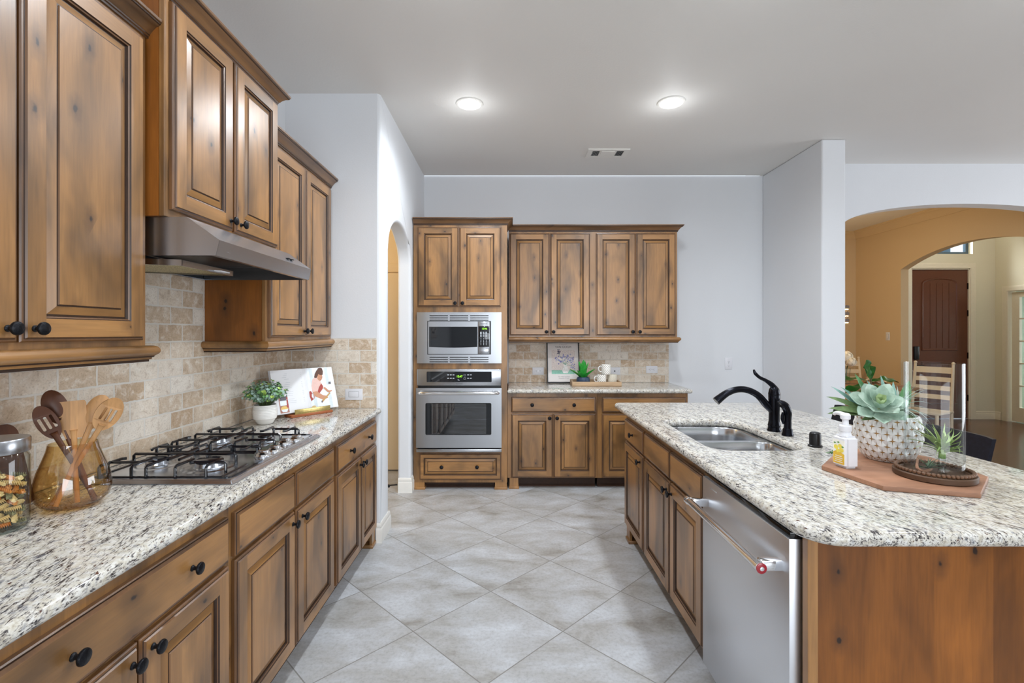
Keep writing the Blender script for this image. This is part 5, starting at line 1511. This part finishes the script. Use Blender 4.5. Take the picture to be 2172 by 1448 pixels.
def lab(pts, m):
    k_[0] += 1; y = -.0277 - k_[0] * .00002
    tr = tessellate_polygon([[Vector((a, c, 0)) for a, c in pts]]); mb.add([(a, y, c) for a, c in pts], [tuple(t) for t in tr], m)
lab([(-.025, .013), (.025, .013), (.025, .050), (.010, .056), (-.010, .060), (-.025, .052)], 0)
for (cx, cz, r_) in ((-.012, .072, .010), (.006, .078, .009), (.012, .064, .010), (-.004, .060, .008)): lab(circ(cx, cz, r_, r_ * .85, 14), 1)
for (cx, cz) in ((-.018, .086), (-.002, .090), (.017, .076)): lab([(cx - .006, cz), (cx, cz + .004), (cx + .007, cz + .001), (cx, cz - .003)], 2)
mb.build('lemon_print', [YEL, LMN, LGR], o, recalc=False)
mb = MB()
for z, w_ in ((.040, .014), (.033, .018), (.026, .015), (.019, .018)): mb.box(-w_, w_, -.0283, -.0280, z, z + .0022)
mb.build('print_lines', LWH, o)

# white faceted pot with succulent arrangement
PX, PYY = 1.476, 1.885
PT = thing('succulent_arrangement', 'white and tan star patterned pot of mixed succulents on the island board', 'plant', (PX, PYY, ZB))
prof = [(.0, 0), (.082, 0), (.096, .008), (.112, .028), (.1265, .060), (.134, .095), (.1335, .125), (.126, .155), (.121, .172)]
# star facets: raised four-point pyramids, tan in the gaps
PT.scale = (.81, .81, 1.0)
def prad(z):
    for (r0, z0), (r1, z1) in zip(prof, prof[1:]):
        if z <= z1: return r0 + (r1 - r0) * (z - z0) / max(1e-6, z1 - z0)
    return prof[-1][0]
mbw = MB()
mbw.lathe([(0, 0), (.082, 0)] + [(prad(.004 + k * .0042) - .0022, .004 + k * .0042) for k in range(41)], 44, 1, cap1=False)
mbw.lathe([(prad(.1705) - .003, .1695), (prad(.1705), .172), (.1185, .1755), (.113, .1755), (.111, .172), (.111, .160), (0, .158)], 44, 0, cap0=False)
N = 21
dzr = .0236
def pt(a, z, off): r = prad(max(.002, min(.172, z))) + off; return (r * cos(a), r * sin(a), max(.0015, min(.172, z)))
da = 2 * pi / N
for i in range(9):
    z = -.006 + i * dzr
    for k in range(N):
        c0 = (k + .5 * (i % 2) + .5) * da
        ring_ = [(.45, -.12), (.17, 0), (.45, .12), (.05, .88), (0, .36), (-.05, .88), (-.45, .12), (-.17, 0), (-.45, -.12), (-.05, -.88), (0, -.36), (.05, -.88)]
        if z + .88 * dzr < .001: continue
        mbw.add([pt(c0 + p_[0] * da, z + p_[1] * dzr, -.0008) for p_ in ring_] + [pt(c0, z, .0042)], [(q, (q + 1) % 12, 12) for q in range(12)], 0)
TAN = plain('tan_clay', srgb(170, 128, 72), .6, var=.15)
mbw.build('pot', [WHITEC, TAN], PT, angle=12, recalc=False)
MOSS = plain('moss_green', srgb(70, 120, 34), .9, var=.4, scale=200)
mb = MB().lathe([(.111, .160), (.08, .172), (.03, .178), (0, .18)], 30, cap0=False)
for k in range(420):
    a = R.uniform(0, 2 * pi); r_ = .112 * sqrt(R.random()); z = .162 + .016 * (1 - (r_ / .112) ** 2)
    mb.leaf((r_ * cos(a), r_ * sin(a), z), (R.uniform(-1, 1), R.uniform(-1, 1), R.uniform(.3, 1.2)), (0, 0, 1), R.uniform(.010, .022), .0035, .4, .2, 0, 2, 0, 'x')
mb.build('moss', MOSS, PT, angle=70, recalc=False)

def leafmat(name, stops, rough=.45, scale=25):
    t = NT(name); t.pbr(t.ramp(t.noise(t.coords('Object'), scale, 3, .6), stops), rough); return t.mat
ECH = leafmat('echeveria', [(.3, srgb(138, 164, 146)), (.55, srgb(176, 198, 180)), (.75, srgb(210, 221, 208))], .42, 18)
ECHC = leafmat('echeveria_core', [(.3, srgb(160, 186, 130)), (.7, srgb(196, 210, 160))], .5)
FIG = leafmat('fig_leaf', [(.3, srgb(20, 70, 26)), (.7, srgb(44, 112, 40))], .28)
BLUE = leafmat('blue_succulent', [(.3, srgb(98, 140, 126)), (.7, srgb(140, 176, 166))], .5)
OLV = leafmat('olive_leaf', [(.3, srgb(74, 98, 58)), (.7, srgb(122, 146, 96))], .45)
TIL = leafmat('tillandsia', [(.3, srgb(128, 148, 132)), (.7, srgb(186, 200, 188))], .6)
TILG = leafmat('tillandsia_green', [(.3, srgb(104, 138, 62)), (.7, srgb(176, 196, 122))], .5)
# big rosette facing the camera
mb = MB()
ctr_ = Vector((-.088, -.062, .205)); ax = Vector((-.22, -.56, .80)).normalized()
e1 = ax.orthogonal().normalized(); e2 = ax.cross(e1)
ring = [(3, .026, .024, .18, .026, 1), (4, .044, .036, .45, .020, 1), (5, .072, .052, .80, .010, 0), (6, .100, .064, 1.12, .0, 0), (7, .118, .070, 1.42, -.010, 0)]
for j, (n_, L_, w_, op, h_, m_) in enumerate(ring):
    for k in range(n_):
        a = 2 * pi * k / n_ + j * .62
        rad = e1 * cos(a) + e2 * sin(a)
        op_ = op + R.uniform(-.05, .05)
        d = rad * sin(op_) + ax * cos(op_)
        mb.leaf(ctr_ + ax * h_ + rad * .008, d, ax * sin(op_) - rad * cos(op_), L_ * R.uniform(.92, 1.06), w_, -.30, .34, .006, 10, m_, 'ech')
mb.build('rosette', [ECH, ECHC], PT, angle=75)
MB().tube([(-.06, -.03, .17), tuple(ctr_ - ax * .01)], .010, 10).build('rosette_stem', ECHC, PT)
# side rosettes and spiky leaves at the left and behind
mb = MB()
for (bx, by, bz, dx, dy, dz, L_, w_, m_) in ((-.09, .02, .178, -.9, .05, .42, .185, .034, 1), (-.09, .0, .175, -1, -.05, .22, .19, .034, 1), (-.09, .01, .172, -1, .1, .10, .175, .036, 1), (-.09, .03, .175, -.8, .2, .75, .17, .030, 0), (-.07, .02, .175, -.8, .2, .85, .155, .030, 0),
        (-.05, .03, .18, -.35, .1, 1, .165, .042, 2), (-.04, .02, .18, -.55, .0, 1, .140, .036, 2), (-.01, .03, .18, -.25, .2, 1, .135, .030, 0), (.02, .03, .18, .05, .2, 1, .15, .028, 0), (.045, .03, .18, .22, .1, 1, .125, .028, 0),
        (-.09, -.05, .17, -1, -.5, .05, .11, .026, 1), (.075, .02, .175, .5, .1, 1, .15, .05, 2)):
    mb.leaf((bx, by, bz), (dx, dy, dz), (0, -.5, .6), L_, w_, .25, .35, .004, 9, m_, 'lance')
mb.build('spiky_leaves', [BLUE, OLV, leafmat('green_blade', [(.3, srgb(58, 110, 62)), (.7, srgb(104, 150, 98))])], PT, angle=70)
# silvery air plant at the pot's right side
mb = MB()
for k in range(44):
    a = R.uniform(-1.5, 1.9); el = R.uniform(-.35, 1.25)
    d = Vector((cos(a) * cos(el), sin(a) * cos(el) * .9 + .12, sin(el)))
    mb.leaf((.070, .012, .190), d, (0, 0, 1), R.uniform(.09, .15), .014, R.uniform(.5, 1.3), .3, .0012, 10, 0, 'x')
mb.build('air_plant', TIL, PT, angle=70)

# beaded wooden tray with glass hurricane
BTX, BTY = 1.452, 1.652
BT_ = thing('beaded_tray', 'round dark wooden tray edged with beads under the glass cylinder', 'tray', (BTX, BTY, ZB))
MB().lathe([(0, 0), (.106, 0), (.1115, .003), (.1125, .018), (.110, .021), (.093, .021), (.091, .016), (0, .015)], 56).build('tray', wood('dark_tray_wood', 'X', srgb(56, 38, 26), srgb(92, 66, 46), srgb(122, 92, 66), .5, False, 0, 0, .3), BT_)
bead_me = MB().sphere((0, 0, 0), .0064, m=0, u=14, v=9).mesh('bead', plain('bead_wood', srgb(104, 74, 52), .45, var=.25, scale=80), 60)
for k in range(52):
    a = 2 * pi * k / 52
    link('bead', bead_me, BT_, (.1015 * cos(a), .1015 * sin(a), .0275))
HG = tag(MB().lathe([(.0775, 0), (.0800, .0005), (.0800, .371), (.0792, .373), (.0772, .373), (.0765, .371), (.0765, .0005)], 72, cap0=False, cap1=False).build('glass_cylinder', glass('hurricane_glass', (.975, .985, .985, 1), .8, .03, 1.5, .0, edge=(.72, .80, .82, 1), power=6), None, (BTX, BTY, ZB + .0165), angle=60), 'tall clear glass cylinder vase standing on the beaded tray', 'vase')
HG.data.polygons.foreach_set('use_smooth', [True] * len(HG.data.polygons))
AP = thing('air_plant', 'spiky green air plant inside the glass cylinder, right of the pair', 'plant', (BTX + .018, BTY - .012, ZB + .0163))
mb = MB()
for k in range(46):
    a = R.uniform(0, 2 * pi); el = R.uniform(.25, 1.25)
    el = R.uniform(.45, 1.45)
    d = Vector((cos(a) * cos(el) - .12, sin(a) * cos(el), sin(el)))
    p0 = Vector((.003 * cos(a), .003 * sin(a), .035 + .02 * R.random()))
    mb.leaf(p0, d, (0, 0, 1), R.uniform(.10, .155), .0125, R.uniform(.5, 1.2), .3, .0012, 10, 0, 'x')
mb.tube([(0, 0, .02), (0, 0, .05)], [.010, .009], 10)
mb.v = [(x, y, z + .030) for x, y, z in mb.v]
MB().lathe([(0, 0), (.012, 0), (.013, .002), (.0105, .010), (.0105, .048), (.012, .054), (.0105, .054), (.009, .048), (.009, .008), (0, .006)], 24).build('glass_holder', GLASS, AP)
def inside(v, ox, oy, rm=.073):
    out = []
    for x, y, z in v:
        X, Y = x + ox, y + oy; r_ = sqrt(X * X + Y * Y)
        if r_ > rm * .8: k_ = rm * (.8 + .2 * (1 - math.exp(-(r_ / rm - .8) / .2))) / r_; X *= k_; Y *= k_
        out.append((X - ox, Y - oy, max(z, .001)))
    return out
mb.v = inside(mb.v, .018, -.012)
mb.build('leaves', TILG, AP, angle=70)
AP = thing('air_plant', 'darker wispy air plant lying at the left inside the glass cylinder', 'plant', (BTX - .036, BTY - .02, ZB + .0163))
mb = MB()
for k in range(26):
    a = R.uniform(0, 2 * pi); el = R.uniform(.1, 1.2)
    d = Vector((cos(a) * cos(el), sin(a) * cos(el), sin(el)))
    mb.leaf((0, 0, .018), d, (0, 0, 1), R.uniform(.04, .07), .006, R.uniform(.4, 1.2), .3, .001, 8, 0, 'x')
mb.v = inside(mb.v, -.036, -.02)
mb.build('leaves', leafmat('dark_tillandsia', [(.3, srgb(60, 84, 62)), (.7, srgb(110, 136, 104))], .6), AP, angle=70)
MB().tube([(.01, .0, .016), (-.02, -.01, .010), (-.042, -.006, .020), (-.026, .012, .045)], [.005, .006, .005, .003], 8, smooth=4).build('stem', plain('dry_stem', srgb(150, 110, 86), .7), AP)
SP = tag(MB().build('x', GLASS) if False else bpy.data.objects.new('sprig', bpy.data.meshes.new('sprig_tmp')), 'small green leaf sprig lying on the island behind the soap bottle', 'plant')
mb = MB()
for k in range(40):
    a = R.uniform(0, 2 * pi); el = R.uniform(.0, 1.3); r_ = R.uniform(0, .016)
    mb.leaf((r_ * cos(a), r_ * sin(a), .004 + .012 * R.random()), (cos(a) * cos(el), sin(a) * cos(el), sin(el) + .05), (0, 0, 1), R.uniform(.012, .02), .010, .5, .25, 0, 3, 0, 'round')
SP.data = mb.mesh('green_sprig', leafmat('sprig_green', [(.3, srgb(40, 96, 40)), (.7, srgb(96, 150, 70))]), 60, False); SP.name = 'green_sprig'
SP.location = (1.345, 1.995, ZC); COL.objects.link(SP)

# ------------------------------------------------------------------ bar stools (backs towards the breakfast room)
def stool(label, y, first=None):
    if first is not None:
        c = copy_tree(first); c.location = (2.30, y, 0); c['label'] = label; return c
    t = thing('bar_stool', label, 'bar stool', (2.30, y, 0), 0, 'black bar stools along the island')
    sh = .63
    mb = MB(); b = bmesh.new(); bmesh.ops.create_cube(b, size=1)
    for v in b.verts: v.co = Vector((-.19 + v.co.x * .37, v.co.y * .40, sh + v.co.z * .035))
    bmesh.ops.bevel(b, geom=b.edges[:], offset=.014, segments=3, affect='EDGES'); mb.bm(b); mb.build('seat', BLACKPAINT, t)
    # slightly curved back panel, leaning away
    mb = MB(); n = 12; vs = []
    for i in range(n + 1):
        v = -.21 + .42 * i / n; bow_ = .012 * (1 - (v / .21) ** 2)
        top = .922 - .006 * abs(v / .21) ** 8
        for (x, z) in ((.000, .775), (.022, .775), (.055, top), (.035, top)): vs.append((x + bow_ - .03, v, z))
    fs = []
    for i in range(n):
        for k in range(4):
            k2 = (k + 1) % 4; fs.append((i * 4 + k, i * 4 + k2, i * 4 + 4 + k2, i * 4 + 4 + k))
    fs += [(0, 1, 2, 3), tuple(n * 4 + k for k in range(4))]
    mb.add(vs, fs); mb.build('backrest', BLACKPAINT, t)
    for s_ in (-1, 1):
        MB().tube([(-.022, s_ * .150, .62), (-.012, s_ * .150, .80)], .016, 8).build('back_post', BLACKPAINT, t)
        MB().tube([(-.035, s_ * .165, .615), (.015, s_ * .19, 0)], [.019, .015], 8).build('leg', BLACKPAINT, t)
        MB().tube([(-.345, s_ * .165, .615), (-.385, s_ * .19, 0)], [.019, .015], 8).build('leg', BLACKPAINT, t)
        MB().tube([(.000, s_ * .182, .22), (-.37, s_ * .182, .22)], .011, 8).build('stretcher', BLACKPAINT, t)
    MB().tube([(-.370, -.184, .27), (-.370, .184, .27)], .012, 8).build('stretcher', BLACKPAINT, t)
    return t
s1 = stool('black bar stool at the island seen through and right of the glass cylinder', 2.515)
stool('black bar stool further along the island, mostly hidden behind the potted succulents', 3.21, s1)

# ------------------------------------------------------------------ dining room
WOODC = plain('cream_chair_paint', srgb(232, 214, 184), .5, var=.04)
DT = thing('dining_table', 'cream painted dining table beyond the wide arch', 'table', (4.25, 6.35, 0))
MB().rbox(-.75, .75, -.52, .52, .725, .76, .006).build('tabletop', wood('table_wood', 'X', srgb(120, 84, 52), srgb(160, 118, 78), srgb(184, 144, 100), .45, False, .14, 0, .3), DT)
MB().box(-.66, .66, -.43, -.41, .64, .725).box(-.66, .66, .41, .43, .64, .725).box(-.66, -.64, -.41, .41, .64, .725).box(.64, .66, -.41, .41, .64, .725).build('apron', WOODC, DT)
for sx in (-1, 1):
    for sy in (-1, 1):
        MB().lathe([(.022, 0), (.026, .06), (.03, .30), (.038, .56), (.034, .58), (.042, .60), (.042, .725)], 16, 0, (sx * .64, sy * .41, 0)).build('leg', WOODC, DT)
def chair(label, loc, rz, first=None):
    if first is not None:
        c = copy_tree(first); c.location = loc; c.rotation_euler = (0, 0, rz); c['label'] = label; return c
    t = thing('dining_chair', label, 'chair', loc, rz, 'cream ladder back dining chairs')
    MB().rbox(-.22, .22, -.21, .21, .44, .465, .006).build('seat', WOODC, t)
    for s_ in (-1, 1):
        MB().tube([(s_ * .20, .20, 0), (s_ * .20, .19, .45), (s_ * .195, .235, .80), (s_ * .193, .262, 1.03)], [.018, .019, .017, .015], 10, smooth=3).sphere((s_ * .193, .264, 1.045), .019, u=12, v=8).build('back_post', WOODC, t)
        MB().tube([(s_ * .20, -.19, 0), (s_ * .20, -.19, .44)], [.015, .019], 10).build('leg', WOODC, t)
        MB().tube([(s_ * .20, -.19, .2), (s_ * .20, .195, .2)], .010, 8).build('stretcher', WOODC, t)
    MB().tube([(-.20, -.19, .26), (.20, -.19, .26)], .010, 8).build('stretcher', WOODC, t)
    for z, h_ in ((.955, .075), (.84, .055), (.73, .055), (.62, .055)):
        y = .215 + (z - .6) * .115
        mb = MB(); n = 8; vs = []
        for i in range(n + 1):
            x = -.19 + .38 * i / n; bo = .018 * (1 - (x / .19) ** 2)
            for (dy, zz_) in ((-.007, z - h_ / 2), (.007, z - h_ / 2), (.007, z + h_ / 2), (-.007, z + h_ / 2)): vs.append((x, y + dy + bo + (zz_ - z) * .115, zz_))
        fs = []
        for i in range(n):
            for k in range(4):
                k2 = (k + 1) % 4; fs.append((i * 4 + k, i * 4 + k2, i * 4 + 4 + k2, i * 4 + 4 + k))
        fs += [(0, 1, 2, 3), tuple(n * 4 + k for k in range(4))]
        mb.add(vs, fs); mb.build('back_slat', WOODC, t)
    return t
ch = chair('cream ladder back dining chair behind the table beside the white flowers', (5.15, 7.16, 0), radians(-4))
chair('cream ladder back dining chair seen through the glass cylinder', (5.17, 6.02, 0), radians(-62), ch)
HY = thing('flower_vase', 'white hydrangea bouquet in a glass vase on the dining table', 'flowers', (4.42, 6.35, .7603))
MB().lathe([(.05, 0), (.055, .01), (.05, .12), (.06, .20), (.056, .2), (.046, .12), (.05, .014), (0, .01)], 24).build('vase', GLASS, HY)
PET = plain('hydrangea_white', srgb(246, 236, 214), .6, var=.06)
mb = MB(); R2 = random.Random(3)
for (cx, cy, cz, rr_) in ((.0, 0, .345, .085), (-.10, .03, .32, .07), (.03, -.06, .29, .06)):
    for k in range(190):
        z = R2.uniform(-1, 1); a = R2.uniform(0, 2 * pi); q = sqrt(1 - z * z); nrm = Vector((q * cos(a), q * sin(a), z))
        tdir = nrm.orthogonal().normalized()
        for j in range(4):
            dd = (Matrix.Rotation(j * pi / 2 + k, 3, nrm) @ tdir)
            mb.leaf(Vector((cx, cy, cz)) + nrm * rr_, dd + nrm * .25, nrm, .018, .016, .3, .15, 0, 3, 0, 'round')
for (cx, cy, cz, rr_) in ((.0, 0, .345, .080), (-.10, .03, .32, .065), (.03, -.06, .29, .055)): mb.sphere((cx, cy, cz), rr_)
mb.build('blooms', PET, HY, angle=70, recalc=False)
mb = MB()
for k in range(6): mb.tube([(.01 * cos(k), .01 * sin(k), .02), (.02 * cos(k * 2), .02 * sin(k * 2), .20), (.05 * cos(k * 2), .05 * sin(k * 2), .30)], .004, 6)
mb.build('stems', EUC[3], HY)
NAPK = plain('cream_linen', srgb(236, 216, 190), .8, var=.05)
for k, (x, y, lab_) in enumerate(((4.86, 6.42, 'folded cream napkin at the right end of the dining table'),)):
    mb = MB()
    for j in range(16):
        a = j * 2 * pi / 16
        mb.leaf((.0, 0, .012), (cos(a), sin(a), .35 + .3 * (j % 3)), (0, 0, 1), .12 + .03 * (j % 2), .06, .9, .3, .003, 6, 0, 'spoon')
    mb.v = [(a_, b_, max(c_, .0005)) for a_, b_, c_ in mb.v]
    tag(mb.build('napkin', NAPK, None, (x, y, .7605)), lab_, 'napkin')
CH = thing('chandelier', 'slatted wooden chandelier with glowing tubes over the dining table', 'chandelier', (4.08, 6.35, 1.53))
GRW = plain('grey_slat_wood', srgb(120, 104, 92), .6, var=.15)
GLOW = emission('warm_tube', (1, .72, .36, 1), 9)
for k in range(3):
    z = .035 + k * .085
    MB().prism(rrect(-.24, .235, -.24, .24, .02), [rrect(-.226, .221, -.226, .226, .02)], z, z + .036, lambda u, v, w: (u, v, w)).build('slat_ring', GRW, CH)
    MB().prism(rrect(-.232, .228, -.232, .232, .02), [rrect(-.222, .218, -.222, .222, .02)], z - .016, z - .008, lambda u, v, w: (u, v, w)).build('light_tube', GLOW, CH)
for x, y in ((-.215, -.215), (.21, -.215), (-.215, .215), (.21, .215)):
    MB().box(x - .006, x + .006, y - .006, y + .006, 0.015, .245).build('upright', GRW, CH)
MB().tube([(0, 0, .24), (0, 0, CZ - 1.53)], .006, 8).lathe([(.06, CZ - 1.53 - .02), (.06, CZ - 1.53)], 20).box(-.23, .225, -.006, .006, .236, .246).build('stem', BRONZE, CH)
def point(name, loc, w_, col, size=.1):
    l = bpy.data.lights.new(name, 'POINT'); l.energy = w_; l.color = col; l.shadow_soft_size = size
    o_ = bpy.data.objects.new(name, l); o_.location = loc; COL.objects.link(o_); return o_
point('chandelier_light', (4.08, 6.35, 2.10), 15, (1, .76, .46), .15)
point('foyer_fill', (6.9, 6.9, 3.3), 16, (1, .97, .90), .12)  # added fill lamp without a fixture, brightens the dim foyer walls
FG = thing('fiddle_leaf_fig', 'tall potted fiddle leaf fig with big dark green leaves beyond the wide arch', 'plant', (3.93, 5.25, 0))
MB().lathe([(0, 0), (.11, 0), (.125, .01), (.15, .26), (.155, .28), (.145, .28), (.14, .25), (0, .25)], 32).build('pot', WHITEC, FG)
MB().tube([(0, 0, .24), (-.01, .01, .5), (.01, 0, .75), (0, 0, .93)], [.014, .012, .010, .007], 10, smooth=4).build('trunk', plain('fig_bark', srgb(104, 84, 62), .8, var=.2), FG)
mb = MB()
for (z, dx, dy, dz, L_, w_, cu) in ((.90, -.38, -.1, 1, .25, .13, -.15), (.90, .95, -.25, .35, .27, .15, .7), (.90, -1, -.1, .30, .34, .10, .45), (.86, -1, -.3, .02, .33, .11, .4), (.84, .6, -.8, .15, .26, .14, .8), (.82, .9, .3, .25, .28, .15, .6), (.78, -.5, -.8, .1, .27, .14, .8), (.76, -.6, .7, .3, .27, .15, .7), (.70, .3, -1, .1, .27, .15, .9), (.66, .9, -.3, .1, .27, .15, .8), (.62, -.9, -.3, .1, .27, .15, .8), (.58, .1, .9, .2, .27, .15, .8), (.92, .25, .4, .8, .2, .12, .4)):
    mb.leaf((0, 0, z), (dx, dy, dz), (-.3 * dx, -1 if abs(dz) > .8 else -.3, 1), L_, w_, cu, .14, 0, 12, 0, 'spoon', wave=.22)
mb.build('leaves', FIG, FG, angle=70, recalc=False)
point('hall_light', (-1.9, 4.2, 2.55), 16, (1, .78, .42), .1)
